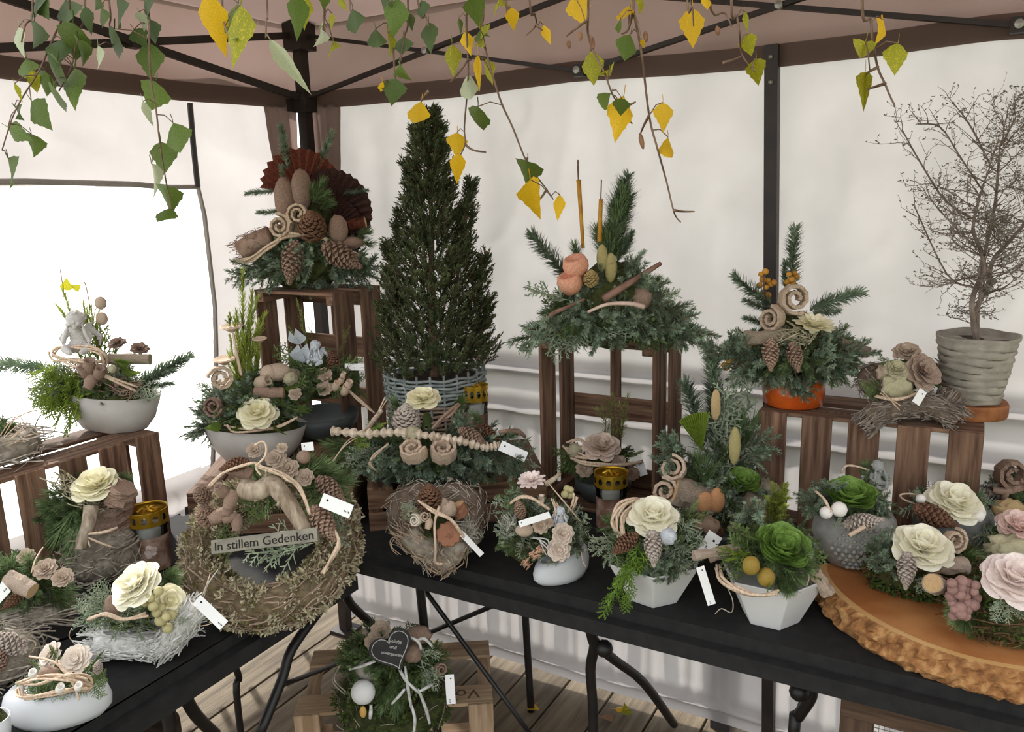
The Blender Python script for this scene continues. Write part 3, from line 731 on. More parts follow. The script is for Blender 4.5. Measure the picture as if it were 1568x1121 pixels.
# ------------------------------------------------------------------ arrangement builder
SEED = [1]
class Arr:
    def __init__(s, name, label, cat, base, z, group=None, at=None):
        s.base = Vector(at) if at else hitz(base[0], base[1], z)
        s.root = empty(name, s.base, label, cat, group, YAW)
        s.m = (s.base-CAM).dot(_F)/FPX; SEED[0] += 1; s.R = random.Random(SEED[0]*7)
        s.n0 = Vector((-sin(YAW), cos(YAW), 0))
    def at(s, x, y, d=0):
        dd = ray(x, y); t = ((s.base-CAM).dot(s.n0)-d)/dd.dot(s.n0); return RZI @ (CAM+dd*t-s.base)
    def put(s, name, me, m, p, dr=None, scale=1, roll=0, parent=None, label=None, kind=None):
        q = todir(dr, roll) if dr is not None else Quaternion((0, 0, 1), roll)
        return obj(name, me, m, parent or s.root, p, q, scale, kind, label)
    def sp(s, kind, x0, y0, x1, y1, d0=0, d1=.02, fat=1):
        a = s.at(x0, y0, d0); b = s.at(x1, y1, d1); l = (b-a).length; f = l/SPL[kind]
        xy = max(.6, min(1.25, f))*fat if kind not in ('thuja', 'cyp', 'thujaD') else f*fat
        return s.put(NAME[kind], sprig(kind, s.R.randrange(9)), None, a, b-a, (xy, xy, f), s.R.uniform(0, 6.28))
    def fill(s, kinds, cx, cy, rx, ry, n, d=0, rd=None, lo=-15, hi=80, az=(0, 360), core=True, r0=.25, corem=None):
        c = s.at(cx, cy, d); rx *= s.m; ry *= s.m; rd = (rd*s.m if rd else rx*.8); R = s.R
        if core:
            mb = MB(); mb.blob((0, 0, 0), (rx*.5, rd*.5, ry*.42), 3, .25, 2, SEED[0]); s.put('moss_base', mb, corem or MOSS, c)
        n = int(n*1.6)
        for i in range(n):
            a = radians(az[0]+(az[1]-az[0])*(i+R.random())/n); e = radians(lo+(hi-lo)*R.random()**1.3)
            v = Vector((rx*cos(a)*cos(e), rd*sin(a)*cos(e), ry*sin(e))); k = R.choice(kinds)
            p0 = c+v*r0+Vector((0, 0, R.uniform(0, .2)*ry)); p1 = c+v*R.uniform(.85, 1.12); l = (p1-p0).length; f = l/SPL[k]
            xy = max(.55, min(1.2, f)) if k not in ('thuja', 'cyp', 'thujaD') else max(f, .5)
            s.put(NAME[k], sprig(k, R.randrange(9)), None, p0, p1-p0, (xy, xy, f), R.uniform(0, 6.28))
        if core:
            for i in range(int(n*.8)):   # short sprigs over the mound, mostly on the open side
                a = radians(R.uniform(170, 370)); e = radians(R.uniform(0, 85)); u = Vector((cos(a)*cos(e), sin(a)*cos(e), sin(e)))
                p0 = c+Vector((u.x*rx*.4, u.y*rd*.4, u.z*ry*.34)); d = (u+Vector((R.uniform(-.7, .7), R.uniform(-.5, .5), R.uniform(-.3, .6)))).normalized(); k = R.choice(kinds)
                l = min(rx, ry*1.4)*R.uniform(.45, .75); f = l/SPL[k]; xy = max(.5, min(1.1, f))
                s.put(NAME[k], sprig(k, R.randrange(9)), None, p0, d, (xy, xy, f), R.uniform(0, 6.28))
    def cone(s, x, y, px, ang, d=.03, m=None, lean=.35, fat=1, n=110, lr=2.1):
        a = radians(ang); me = lib(('cone', lr, n, s.R.randrange(2)), lambda: cone_mesh(1, lr, n)); L = px*s.m
        s.put('pine_cone', me, m or CONE, s.at(x, y, d), (cos(a), -lean, sin(a)), (L*fat, L*fat, L), s.R.uniform(0, 6))
    def rose(s, x, y, wpx, d=.05, tilt=(0, -.75, .65), m=None, style='rose', name='rose', label=None):
        tilt = (tilt[0], tilt[1]*.5, tilt[2]); y += wpx*.10
        L = wpx*s.m*.46; mb = MB(); mb.lathe([(0, -.35), (.12, -.3), (.26, -.05), (.2, .1), (.1, .35), (0, .4)], 10)
        r = s.put(name, mb.mesh('rose_heart'), m, s.at(x, y, d), tilt, L, s.R.uniform(0, 6), label=label)
        for me, q, sc_ in rose_parts(style, s.R): obj('petal', me, m, r, (0, 0, 0), q, sc_)
        return r
    def cedar(s, x, y, wpx, d=.03, dr=(0, -.8, .5), m=None):
        s.put('wood_rose', lib(('cedar', s.R.randrange(2)), lambda: cedar_mesh(3)), m or PODW, s.at(x, y, d), dr, wpx*s.m, s.R.uniform(0, 6))
    def curl(s, x, y, wpx, d=.03, dr=(.1, -1, .2), m=None, w=1):
        L = wpx*s.m; s.put('dried_curl', lib(('curl', s.R.randrange(2)), lambda: curl_mesh(s.R.randrange(5))), m or CURL, s.at(x, y, d), dr, (L, L, L*w), s.R.uniform(0, 6))
    def pod(s, x, y, px, ang=90, d=.03, m=None, lean=.5, fat=.9):
        a = radians(ang); L = px*s.m; s.put('seed_pod', lib('pod', pod_mesh), m or PODW, s.at(x, y, d), (cos(a), -lean, sin(a)), (L*fat, L*fat, L))
    def log(s, x0, y0, x1, y1, wpx, d=.03, m=None, name='bark_piece', d1=None, cut=True, rough=.18):
        a = s.at(x0, y0, d); b = s.at(x1, y1, d if d1 is None else d1); W = wpx*s.m; L = (b-a).length
        o = s.put(name, lib(('log', rough, s.R.randrange(2)), lambda: log_mesh(s.R.randrange(9), rough)), m or DRIFT, (a+b)/2, b-a, (W, W, L), s.R.uniform(0, 6))
        if cut:
            mb = lib('cutd', lambda: (lambda q: (q.lathe([(0, 0), (.46, 0), (.44, .012), (0, .014)], 14), q.mesh('cut_end'))[1])(MB()))
            obj('cut_end', mb, CUT, o, (0, 0, .496), None, (1, 1, min(1, W/L)))
            obj('cut_end', mb, CUT, o, (0, 0, -.496), (pi, 0, 0), (1, 1, min(1, W/L)))
        return o
    def vine(s, pts, wpx=3, n=2, sp=4, name='vine', m=None, seg=5):
        P = [s.at(*p) for p in pts]
        for k in range(n):
            mb = MB(); Q = [p+Vector((s.R.uniform(-1, 1), s.R.uniform(-1, 1), s.R.uniform(-1, 1)))*sp*s.m*(1 if n > 1 else 0) for p in P]
            S = spline(Q, seg); r = wpx*s.m*.5; mb.tube(S, [r*(1-.3*abs(2*i/len(S)-1)) for i in range(len(S))], 5)
            s.put(name, smooth(mb.mesh(name)), m or VINE, (0, 0, 0))
    def tube(s, name, pts, w, m, n=6, seg=5):
        P = spline([s.at(*p) for p in pts], seg); K = len(P)-1
        rr = [w*s.m*.5]*len(P) if not isinstance(w, (list, tuple)) else [s.m*.5*(w[0]+(w[1]-w[0])*i/K) for i in range(len(P))]
        mb = MB(); mb.tube(P, rr, n); return s.put(name, smooth(mb.mesh(name)), m, (0, 0, 0))
    def ball(s, name, x, y, px, d=.03, m=None, sc_=(1, 1, 1), amp=.05, fr=3, label=None):
        mb = MB(); mb.blob((0, 0, 0), .5, 3, amp, fr, s.R.random()*9); L = px*s.m
        return s.put(name, smooth(mb.mesh(name)), m, s.at(x, y, d), None, (L*sc_[0], L*sc_[1], L*sc_[2]), label=label)
    def angel(s, x, y, hpx, d=.03, m=None, turn=0):
        return s.put('angel_figure', lib('angel', angel_mesh), m or STONE, s.at(x, y, d), None, hpx*s.m, turn)
    def tag(s, x0, y0, x1, y1, wpx, d=.06, txt=None):
        """price label: hole end -> far end"""
        a = s.at(x0, y0, d); b = s.at(x1, y1, d+.012); ax = (b-a); L = ax.length; ax.normalize(); up = Vector((0, -1, .25)); nz = (up-ax*up.dot(ax)).normalized(); ay = nz.cross(ax)
        q = Matrix((ax, ay, nz)).transposed().to_quaternion(); W = wpx*s.m; mb = MB(); mb.box((0, 0, 0), (L, W, .0008))
        o = obj('price_tag', mb, PAPER, s.root, (a+b)/2, q)
        h = lib('taghole', lambda: (lambda k: (k.lathe([(0, 0), (1, 0), (1, .3), (0, .3)], 10), k.mesh('eyelet'))[1])(MB())); obj('eyelet', h, INKB, o, (-L/2+W*.45, W*.12, .0004), None, (W*.09, W*.09, .0012))
        if txt:
            obj('print', text_mesh(txt, W*.3, .00005), INK, o, (L/2-W*.42, 0, .0005), (0, 0, 0))
        return o
    def bowl(s, x, y, wpx, hpx, m, name='bowl', sx=1, sy=1, tilt=0, prof=None, roll=0, rimfill=MOSS, d=0, fn=None, n=40, smoothf=True):
        """y = pixel row of the bowl's bottom"""
        W = wpx*s.m/2; H = hpx*s.m
        prof = prof or [(.0, 0), (.45, 0), (.62, .06), (.82, .3), (.95, .65), (1, 1), (.96, 1.0), (.9, .7), (.0, .66)]
        mb = MB(); mb.lathe([(r*W, z*H) for r, z in prof], n, sx, sy, fn)
        me = mb.mesh(name)
        if smoothf: smooth(me)
        p = s.at(x, y, d); p.z = 0 if y is None else p.z
        o = s.put(name, me, m, p, (tilt, 0, 1) if tilt else None, 1, roll)
        if rimfill:
            k = MB(); k.blob((0, 0, H*.88), (W*sx*.84, W*sy*.84, H*.4), 3, .15, 4); obj('soil', k, rimfill, o)
        return o
    def heap(s, name, path, n, L, r, rad, m, along=.7, core=None, flat=1.0, closed=True, seg=4):
        mb = MB(); strands(mb, path, n, L, r, s.R, rad, along, seg, closed, flat); o = s.put(name, mb, m, (0, 0, 0), kind='stuff')
        if core:
            k = MB(); k.tube(path, rad*.88, 10, True, closed); 
            if flat != 1.0:
                zc = sum(p.z for p in path)/len(path); k.v = [(v[0], v[1], zc+(v[2]-zc)*flat) for v in k.v]
            s.put('core', smooth(k.mesh('core')), core, (0, 0, 0))
        return o
    def moss(s, name, path, rad, n, size, m, closed=True, flat=1.0, up=0):
        P = []; Nn = []; R = s.R; K = len(path)
        for i in range(5000):
            k = R.randrange(K if closed else K-1); t = (path[(k+1) % K]-path[k]).normalized(); p = path[k].lerp(path[(k+1) % K], R.random())
            o = Vector((R.gauss(0, 1), R.gauss(0, 1), R.gauss(0, 1)+up)); o = (o-t*o.dot(t)).normalized(); Nn.append(o); oo = o*rad; oo.z *= flat; P.append(p+oo)
        mb = MB(); tufts(mb, P, Nn, n, size, R); s.put(name, mb, m, (0, 0, 0), kind='stuff')
def ringpath(c, rx, ry, n=48, tilt=None):
    c = Vector(c); out = []
    for i in range(n):
        a = 2*pi*i/n; v = Vector((rx*cos(a), ry*sin(a), 0))
        if tilt: v = tilt @ v
        out.append(c+v)
    return out
def heartpath(c, W, n=60, q=None):
    out = []
    for i in range(n):
        t = 2*pi*i/n; v = Vector((16*sin(t)**3, 0, 13*cos(t)-5*cos(2*t)-2*cos(3*t)-cos(4*t)))*(W/32)
        if q: v = q @ v
        out.append(Vector(c)+v)
    return out

# marks printed on the price tags (too small to read)
def _tagprint(s, x0, y0, x1, y1, wpx, d=.06, txt=True, _o=Arr.tag):
    o = _o(s, x0, y0, x1, y1, wpx, d)
    if txt:
        W = wpx*s.m; L = (s.at(x1, y1, d+.012)-s.at(x0, y0, d)).length; mb = MB()
        for i, w_ in enumerate((.07, .05, .04, .09)):
            mb.box((L/2-W*(.5-.11*i), -W*.12, .0006), (W*w_, W*.13, .0002))
        obj('print', mb, INK, o)
    return o
Arr.tag = _tagprint
def pose(A, name, me, m, x, y, d, dr, sc_, roll=0): return A.put(name, me, m, A.at(x, y, d), dr, sc_, roll)
def fan(A, x, y, rpx, ang, d, m, arc=150, lean=.15, label=None):
    a = radians(ang); me = lib(('fan', arc), lambda: fan_mesh(1, 26, arc)); dr = Vector((cos(a), -lean, sin(a))).normalized()
    yv = Vector((0, 1, 0)); yv = (yv-dr*yv.dot(dr)).normalized(); q = Matrix((yv.cross(dr), yv, dr)).transposed().to_quaternion()
    o = obj('fan_leaf', me, m, A.root, A.at(x, y, d), q, rpx*A.m); 
    if label: o['label'] = label
def leafs(A, spots, m, name='leaf'):
    for (x, y, L, ang, d) in spots:
        a = radians(ang); A.put(name, lib(('leaf', A.R.randrange(3)), lambda: leaf_mesh(A.R.randrange(20), False)), m, A.at(x, y, d), (cos(a), -.4, sin(a)), L*A.m, A.R.uniform(-.6, .6))
def berries(A, pts, px, m=BERRY, d=.03, name='berry'):
    for (x, y) in pts: A.ball(name, x, y, px*A.R.uniform(.85, 1.15), d+A.R.uniform(-.01, .01), m, amp=.08)

# ======================================================= left crate: cherub bowl
z1 = ZT+.26
A = Arr('planted_bowl', 'oval pale stone bowl with a cherub figure on the wooden crate', 'arrangement', (172, 657), z1)
A.bowl(176, 657, 138, 58, CERG, sx=1, sy=.66, tilt=.1, prof=[(0, 0), (.5, 0), (.7, .08), (.88, .4), (1, 1), (.96, 1), (.88, .75), (0, .7)])
A.fill(['thuja', 'thuja', 'thuja', 'cyp'], 108, 598, 60, 42, 18, .02, 45, -70, 60, (110, 330), r0=.15)
A.fill(['firD', 'cyp', 'thujaD'], 175, 598, 66, 42, 16, 0, 45, -10, 70)
A.heap('dry_twigs', [A.at(x, y, .05) for x, y in ((120, 560), (150, 575), (180, 590), (205, 595), (225, 585))], 160, .04, .001, .02, HUSK, .4, None, 1, False)
for p in ((95, 590, 70, 640), (110, 600, 85, 655), (120, 610, 100, 668), (80, 575, 45, 600), (90, 560, 48, 575), (125, 605, 112, 650)): A.sp('thuja', *p, .05, .08, 1.1)
A.sp('firS', 70, 565, -20, 552, 0, 0); A.sp('firS', 215, 585, 288, 546, .02, .02); A.sp('firS', 220, 588, 266, 568, .03, .03); A.sp('firS', 222, 592, 262, 588, .03, .03)
for p in ((200, 600, 235, 612), (205, 590, 250, 600)): A.sp('cyp', *p, .04, .06)
for p in ((140, 560, 118, 485), (150, 560, 150, 485), (160, 565, 165, 500), (125, 555, 105, 500), (170, 570, 180, 520)): A.sp('thuja', *p, -.02, -.03, .9)
for p in ((122, 545, 97, 445), (140, 540, 128, 462), (150, 545, 140, 470), (152, 545, 152, 490), (118, 540, 112, 478)): A.sp('spike', *p, 0, 0)
A.vine([(98, 455, 0), (95, 430, 0), (92, 412, 0)], 2, 1); A.vine([(138, 470, 0), (132, 440, 0), (128, 430, 0)], 2, 1)
leafs(A, [(102, 445, 22, 70, 0), (112, 442, 18, 20, 0)], LM)
for p in ((154, 464), (156, 488)): A.ball('seed_head', *p, 17, .01, PODW, (1, .8, 1.15), .1)
A.vine([(142, 500, 0), (146, 475, 0), (153, 466, 0)], 1.6, 1)
A.angel(123, 540, 62, .045, STONE, .25)
A.vine([(80, 540, .03), (95, 530, .05), (125, 530, .07), (155, 540, .07), (160, 556, .06), (120, 556, .08), (85, 548, .05), (80, 540, .03)], 4, 4, 5)
A.vine([(110, 550, .06), (150, 570, .09), (210, 596, .08)], 4, 3, 4)
for p in ((137, 562, 26, 70), (152, 572, 24, 60), (130, 570, 22, 100), (139, 583, 25, 250)): A.pod(p[0], p[1], p[2], p[3], .10, HUSK)
A.cedar(180, 527, 28, .02, (-.1, -.4, .8), HUSK); A.cedar(214, 535, 28, .01, (.2, -.4, .8), HUSK)
leafs(A, [(182, 562, 40, -15, .07), (178, 556, 30, 10, .06)], LG); A.log(165, 550, 230, 550, 16, .03, DRIFT)
A.ball('seed_head', 172, 565, 12, .1, LICH, amp=.3)

A = Arr('twig_nest', 'grey twig nest with greenery standing on the wooden crate beside the cherub bowl', 'arrangement', (-14, 706), z1)
A.heap('twigs', ringpath((0, 0, .035), .075, .06), 260, .1, .0013, .035, STRAW, .6, STRAW)
A.fill(['thuja', 'firD'], -15, 668, 40, 30, 14, 0)
A.vine([(10, 690, .03), (30, 672, .02), (70, 660, 0)], 1.6, 1); A.vine([(0, 670, .03), (15, 650, .03), (20, 640, .02), (40, 632, 0), (58, 626, 0)], 1.6, 2, 3); A.vine([(-10, 690, .05), (15, 668, .05), (38, 650, .03)], 1.5, 3, 6)
A.vine([(-20, 700, .06), (25, 672, .05), (40, 676, .04), (44, 668, .04)], 1.5, 2, 5)

# ======================================================= left table
A = Arr('twig_pot', 'round grey twig pot with a cream rose and a wide bark collar', 'arrangement', (165, 880), ZT)
c = A.at(165, 880, 0)
A.heap('twigs', ringpath((0, 0, .05), .040, .040, 30), 700, .05, .0011, .05, STRAW, .35, STRAW, 1.0)
A.heap('twigs', ringpath((0, 0, .085), .046, .046, 30), 600, .045, .0011, .035, STRAW, .3, STRAW, 1.0)
A.log(168, 815, 168, 768, 62, 0, HUSK, 'bark_collar', None, False, .3)
A.log(178, 770, 190, 745, 40, .03, HUSK, 'bark_piece', None, False, .3)
A.fill(['pine', 'firD'], 110, 800, 75, 48, 20, .0, 40, -40, 60, (90, 280))
for p in ((130, 790, 95, 870), (120, 790, 110, 880), (115, 780, 70, 850), (105, 770, 50, 790), (110, 760, 60, 750), (100, 775, 45, 770)): A.sp('pine', *p, .03, .07)
A.fill(['firD', 'pine'], 175, 760, 40, 30, 8, -.03, 30, 10, 60, core=False)
A.sp('pine', 185, 750, 200, 722, -.03, -.02); A.sp('pine', 120, 750, 112, 715, -.04, -.04)
A.heap('lichen', [A.at(x, y, .04) for x, y in ((92, 735), (105, 745), (120, 755), (135, 770), (150, 775), (160, 765))], 160, .03, .0012, .018, LICH, .2, None, closed=False)
A.rose(148, 738, 76, .03, (0, -.55, .85), ROSEY)
A.tube('root_piece', [(140, 775, .06), (135, 805, .08), (127, 825, .09), (124, 842, .1)], (22, 15), DRIFT, 9)
A.vine([(133, 818, .09), (160, 815, .1), (180, 808, .08)], 5, 1); A.vine([(133, 822, .09), (150, 830, .1), (172, 838, .1)], 4, 1); A.vine([(134, 825, .09), (138, 838, .1)], 3, 1)
A.cone(62, 815, 40, 200, .03, CONED); A.cone(85, 780, 34, 120, .03, CONE)

def lantern(label, base, z, wpx, hpx, d=0):
    A = Arr('grave_lantern', label, 'lantern', base, z, 'glass grave lanterns'); W = wpx*A.m/2; H = hpx*A.m; hl = H*.22; hb = H-hl
    mb = MB(); mb.lathe([(0, 0), (W*.86, 0), (W*.92, .004), (W*.92, hb*.82), (W*.98, hb*.88), (W*.98, hb*.95), (W*.9, hb), (W*.87, hb), (W*.87, hb*.9), (W*.88, hb*.8), (W*.88, .006), (0, .006)], 32)
    A.put('glass_body', smooth(mb.mesh('glass_body')), GLASS, (0, 0, 0))
    mb = MB(); mb.lathe([(0, .007), (W*.84, .007), (W*.84, hb*.86), (0, hb*.88)], 28); A.put('candle', smooth(mb.mesh('candle')), WAX, (0, 0, 0))
    mb = MB(); mb.lathe([(W*.935, hb*.04), (W*.935, hb*.72)], 40); mb.f = mb.f[:40]; lb = A.put('label', smooth(mb.mesh('label')), LABELM, (0, 0, 0), label='brown picture label')
    # pale rose picture and caption band, printed
    mb = MB()
    for k in range(9):
        a0 = -pi/2+.35; r = W*.945; aa = a0+.24*cos(k*2.4)*(.3+k*.08); zz = hb*(.47+.11*sin(k*2.4)*(.3+k*.08)); c = Vector((r*cos(aa), r*sin(aa), zz)); n = Vector((cos(aa), sin(aa), 0)); t = Vector((-sin(aa), cos(aa), 0))
        mb.add([c+n*.0003*(k+1)+(t*cos(q*pi/4)*W*.16+Vector((0, 0, sin(q*pi/4)*hb*.055))) for q in range(8)], [tuple(range(8))])
    obj('printed_rose', mb, mat('printed_rose', '#b9a196', '#d6c6bd', 90, .6), lb)
    mb = MB()
    for q in range(8):
        aa = -pi/2-.75+.11*q; r = W*.945; h = hb*.02
        for zz, hh in ((hb*.5, 1.6 if q in (0, 4) else .9), (hb*.33, 1)):
            c = Vector((r*cos(aa), r*sin(aa), zz)); t = Vector((-sin(aa), cos(aa), 0)); mb.add([c-t*W*.03, c+t*W*.03, c+t*W*.02+Vector((0, 0, h*hh)), c-t*W*.03+Vector((0, 0, h*hh))], [(0, 1, 2, 3)])
    obj('printed_mark', mb, mat('printed_mark', '#b08a78', None, 30, .6), lb)
    # lid: band pierced by round holes, dished top
    mb = MB(); z0 = hb*.95; n = 12; rr = W*1.03
    for k in range(n):
        P = lambda u, v: (rr*cos(2*pi*(k+.5+u/2)/n), rr*sin(2*pi*(k+.5+u/2)/n), z0+hl*(.5+v/2))
        sq = [(1, 0), (1, 1), (0, 1), (-1, 1), (-1, 0), (-1, -1), (0, -1), (1, -1)]; oc = [(.62*cos(q*pi/4), .5*sin(q*pi/4)) for q in range(8)]
        mb.add([P(*t) for t in sq]+[P(*t) for t in oc], [(q, (q+1) % 8, 8+(q+1) % 8, 8+q) for q in range(8)])
    mb.lathe([(rr, z0+hl*.97), (rr*1.02, z0+hl), (rr*.97, z0+hl*1.01), (rr*.95, z0+hl*.9)], 36); mb.f = mb.f[:-2]
    ld = A.put('lid', smooth(mb.mesh('lid')), GOLD, (0, 0, 0))
    mb = MB(); mb.lathe([(0, z0+hl*.80), (W*.3, z0+hl*.86), (W*.7, z0+hl*.78), (W*.97, z0+hl*.82)], 28); obj('lid_top', smooth(mb.mesh('lid_top')), GOLD, ld)
    mb = MB(); R = random.Random(2)
    for k in range(14): a = k*.9; mb.tube([(0, 0, z0+hl*.82), (W*.25*cos(a), W*.25*sin(a), z0+hl*1.0), (W*.5*cos(a+.3), W*.5*sin(a+.3), z0+hl*.86)], W*.06, 4)
    obj('lid_ornament', mb, GOLD, ld)
    return A
lantern('large glass grave lantern with golden lid beside the round twig pot', (236, 868), ZT, 58, 100)

A = Arr('greenery_nest', 'low grey straw nest with a birch log and papery rosettes', 'arrangement', (40, 965), ZT)
A.heap('straw', [A.at(x, y, .02) for x, y in ((-40, 945), (0, 942), (40, 940), (75, 938), (100, 936))], 260, .1, .0012, .026, STRAW, .85, STRAW, .7, False)
A.fill(['thujaD', 'pine', 'firD'], 30, 900, 75, 48, 24, 0, 55, -15, 70)
for p in ((70, 900, 125, 905), (75, 915, 118, 925), (30, 880, 5, 850), (20, 890, -15, 862), (50, 880, 40, 845), (15, 890, -10, 880)): A.sp('pine', *p, .02, .04)
A.log(12, 885, 50, 905, 24, .09, BIRCH, 'birch_log', .10); A.cedar(70, 872, 34, .06, (.1, -.5, .8), PODW); A.cedar(96, 885, 30, .07, (.3, -.6, .7), PODW); A.cedar(40, 852, 26, .02, (0, -.5, .8), PODW)
A.cone(20, 920, 32, 215, .09, CONED); A.tag(-14, 925, 10, 898, 18, .11)
A.vine([(48, 878, .07), (54, 858, .06), (66, 838, .03)], 2.5, 1)

A = Arr('twig_star', 'whitewashed twig star with a large cream rose beside the black cloth edge', 'arrangement', (215, 990), ZT)
pth = []
W = 76*A.m
for i in range(10):
    a = pi/2+i*pi/5; r = W*(1.0 if i % 2 == 0 else .62); pth.append(Vector((r*cos(a), r*sin(a)*.75, .028)))
pth = [pth[i].lerp(pth[(i+1) % 10], k/4) for i in range(10) for k in range(4)]
A.heap('twigs', pth, 1100, .03, .0011, .022, WHTWIG, .8, WHTWIG, .9)
A.heap('twigs', [A.at(x, y, .05) for x, y in ((150, 985), (180, 985), (215, 988), (250, 990), (270, 970), (290, 940), (300, 925))], 800, .03, .0011, .026, WHTWIG, .85, WHTWIG, .9, False)
A.fill(['cyp', 'thujaD'], 200, 940, 85, 35, 16, .02, 60, -20, 55)
for p in ((170, 925, 112, 935), (165, 915, 125, 910), (175, 930, 118, 955), (180, 940, 150, 965), (270, 935, 290, 950), (170, 905, 140, 898)): A.sp('cyp', *p, .05, .08, 1.1)
for p in ((250, 890, 278, 872), (245, 895, 282, 892), (250, 900, 275, 905)): A.sp('pine', *p, .0, .0)
A.rose(211, 890, 84, .07, (-.25, -.7, .65), ROSEW); A.rose(258, 915, 52, .06, (.4, -.8, .3), ROSEY, 'rose')
berries(A, [(230, 915), (243, 905), (235, 928), (247, 930), (222, 922), (255, 945), (246, 950), (262, 942), (240, 938), (257, 962)], 15, mat('olive_pod', '#a39a6c', '#c2b98a', 60, .8), .09, 'seed_capsule')
A.ball('husk', 173, 928, 28, .08, HUSK, (.8, .6, 1.2), .15); A.vine([(135, 948, .08), (160, 940, .1), (190, 948, .1), (225, 942, .1)], 5, 3, 3)
A.tag(301, 918, 343, 958, 17, .07); A.vine([(308, 915, .06), (315, 900, .06), (322, 878, .05)], 2, 1)
A.vine([(295, 960, .06), (320, 956, .06), (335, 944, .05)], 1.5, 1); A.vine([(110, 962, .05), (106, 975, .05), (118, 990, .05)], 1.5, 1)

A = Arr('lichen_ball', 'grey wicker ball holding cones beside the small white stone bowl', 'arrangement', (8, 1040), ZT)
A.heap('twigs', ringpath((0, 0, .045), .02, .02, 12), 300, .08, .0011, .045, STRAW, .4, STRAW)
A.cone(15, 985, 55, 130, .05, CONEW); A.cone(-5, 1010, 55, 70, .06, CONE); A.fill(['thujaD'], -10, 990, 25, 20, 6, .04, core=False); A.vine([(40, 978, .03), (55, 985, .03), (48, 1000, .03)], 1.4, 1)

def stone_bowl(A, x, y, wpx, hpx, m, roll=0, sy=.6, toe=0, d=0):
    W = wpx*A.m/2; H = hpx*A.m
    def fn(p, i, a):
        q = Vector(p); q.x *= 1+.10*cos(2*a); q.z *= 1+toe*(q.x/W); return q
    A.bowl(x, y, wpx*.92, hpx, m, 'stone_bowl', 1, sy, 0, [(0, 0), (.62, 0), (.84, .06), (.98, .28), (1.0, .52), (.93, .82), (.8, 1), (.72, 1.0), (.6, .9), (0, .86)], roll, None, d, fn, 44)
A = Arr('white_bowl', 'glossy white pebble-shaped bowl with wooden roses beside the twig star', 'arrangement', (92, 1098), ZT)
stone_bowl(A, 92, 1098, 156, 56, CERW, .12, .66)
A.fill(['thujaD', 'cyp', 'pine'], 95, 1045, 66, 32, 16, .0, 50, -10, 60)
for p in ((135, 1030, 152, 1005), (140, 1045, 165, 1035), (140, 1050, 158, 1070), (90, 1010, 75, 992), (60, 1020, 45, 1010)): A.sp('thujaD', *p, .03, .05)
A.cedar(78, 1005, 42, .03, (-.3, -.6, .7), mat('pale_wood_petal', '#cdbfae', '#e2d6c8', 30, .8)); A.cedar(117, 1010, 44, .04, (.1, -.7, .7), MATS['pale_wood_petal'])
A.vine([(28, 1050, .06), (60, 1042, .1), (100, 1038, .11), (140, 1045, .08), (135, 1055, .08), (90, 1062, .11), (40, 1065, .08), (28, 1050, .06)], 4, 5, 6)
A.vine([(45, 1005, .06), (85, 1015, .09), (110, 1045, .1), (122, 1072, .11)], 4, 1); A.vine([(90, 1012, .08), (100, 1030, .1), (135, 1040, .1)], 4, 1)
for p in ((92, 1055, 18), (50, 1032, 16), (120, 1052, 16)): A.pod(p[0], p[1], p[2], 60, .11, mat('white_pod', '#d9d2c8', '#eae5dd', 40, .8))
A.ball('husk', 75, 1030, 24, .09, HUSK, (1.2, .7, .7), .15); A.cone(150, 1022, 26, 70, .06, CONEW)
A = Arr('white_bowl', 'glossy white bowl mostly cut off, in front of the pebble-shaped bowl', 'bowl', (-8, 1160), ZT)
A.bowl(-12, 1160, 70, 68, CERW, sx=1, sy=.8)

# ======================================================= wreath
A = Arr('moss_wreath', 'large lichen wreath with driftwood and a memorial ribbon board', 'wreath', (412, 925), ZT)
tl = Quaternion((1, 0, 0), radians(36)); cw = A.at(412, 815, 0)
cw = Vector((cw.x, 0, 0)); Wr = 103*A.m
pth = ringpath((cw.x, .01, .135), Wr, Wr*.98, 48, tl)
zmin = min(p.z for p in pth)
for p in pth: p.z += .045-zmin
A.heap('twig_core', pth, 1100, .05, .0013, .043, WICK, .8, mat('wreath_core', '#584a38', '#7a6a52', 60, .95, bump=.8))
A.moss('lichen', pth, .044, 15000, .0065, LICH); A.moss('moss', pth, .042, 4500, .006, mat('olive_moss', '#5a5530', '#7d764a', 60, .95))
# filled upper half: greenery and ornaments
for p in ((440, 740, 520, 700), (460, 750, 545, 745), (450, 730, 480, 690), (470, 760, 550, 770), (430, 735, 420, 705), (400, 740, 380, 705), (470, 735, 530, 715), (480, 750, 555, 730)): A.sp('pine', *p, .0, .01, 1.1)
for p in ((405, 800, 370, 760), (400, 790, 430, 750), (350, 800, 330, 850), (355, 820, 345, 860), (420, 780, 400, 745), (440, 720, 410, 740), (370, 770, 350, 740), (455, 790, 500, 760), (470, 800, 520, 790)): A.sp('thujaD', *p, .03, .06)
for p in ((480, 800, 535, 830), (490, 790, 530, 790), (500, 810, 530, 800)): A.sp('cyp', *p, .04, .07)
for p in ((470, 835, 375, 852), (440, 845, 400, 862), (480, 832, 420, 845)): A.sp('cyp', *p, .07, .09)
A.tube('driftwood', [(372, 748, .07), (395, 752, .08), (415, 742, .08), (430, 755, .09), (448, 780, .10), (470, 815, .10)], [30, 22], DRIFT, 10); A.tube('driftwood', [(390, 750, .08), (393, 768, .09)], (12, 7), DRIFT); A.tube('driftwood', [(432, 762, .1), (424, 775, .11)], (7, 4), DRIFT)
bd = A.at(325, 838, .10); be = A.at(487, 818, .12)
ax = (be-bd); L = ax.length; ax.normalize(); nz = Vector((0, -1, .45)); nz = (nz-ax*nz.dot(ax)).normalized(); q = Matrix((ax, nz.cross(ax), nz)).transposed().to_quaternion()
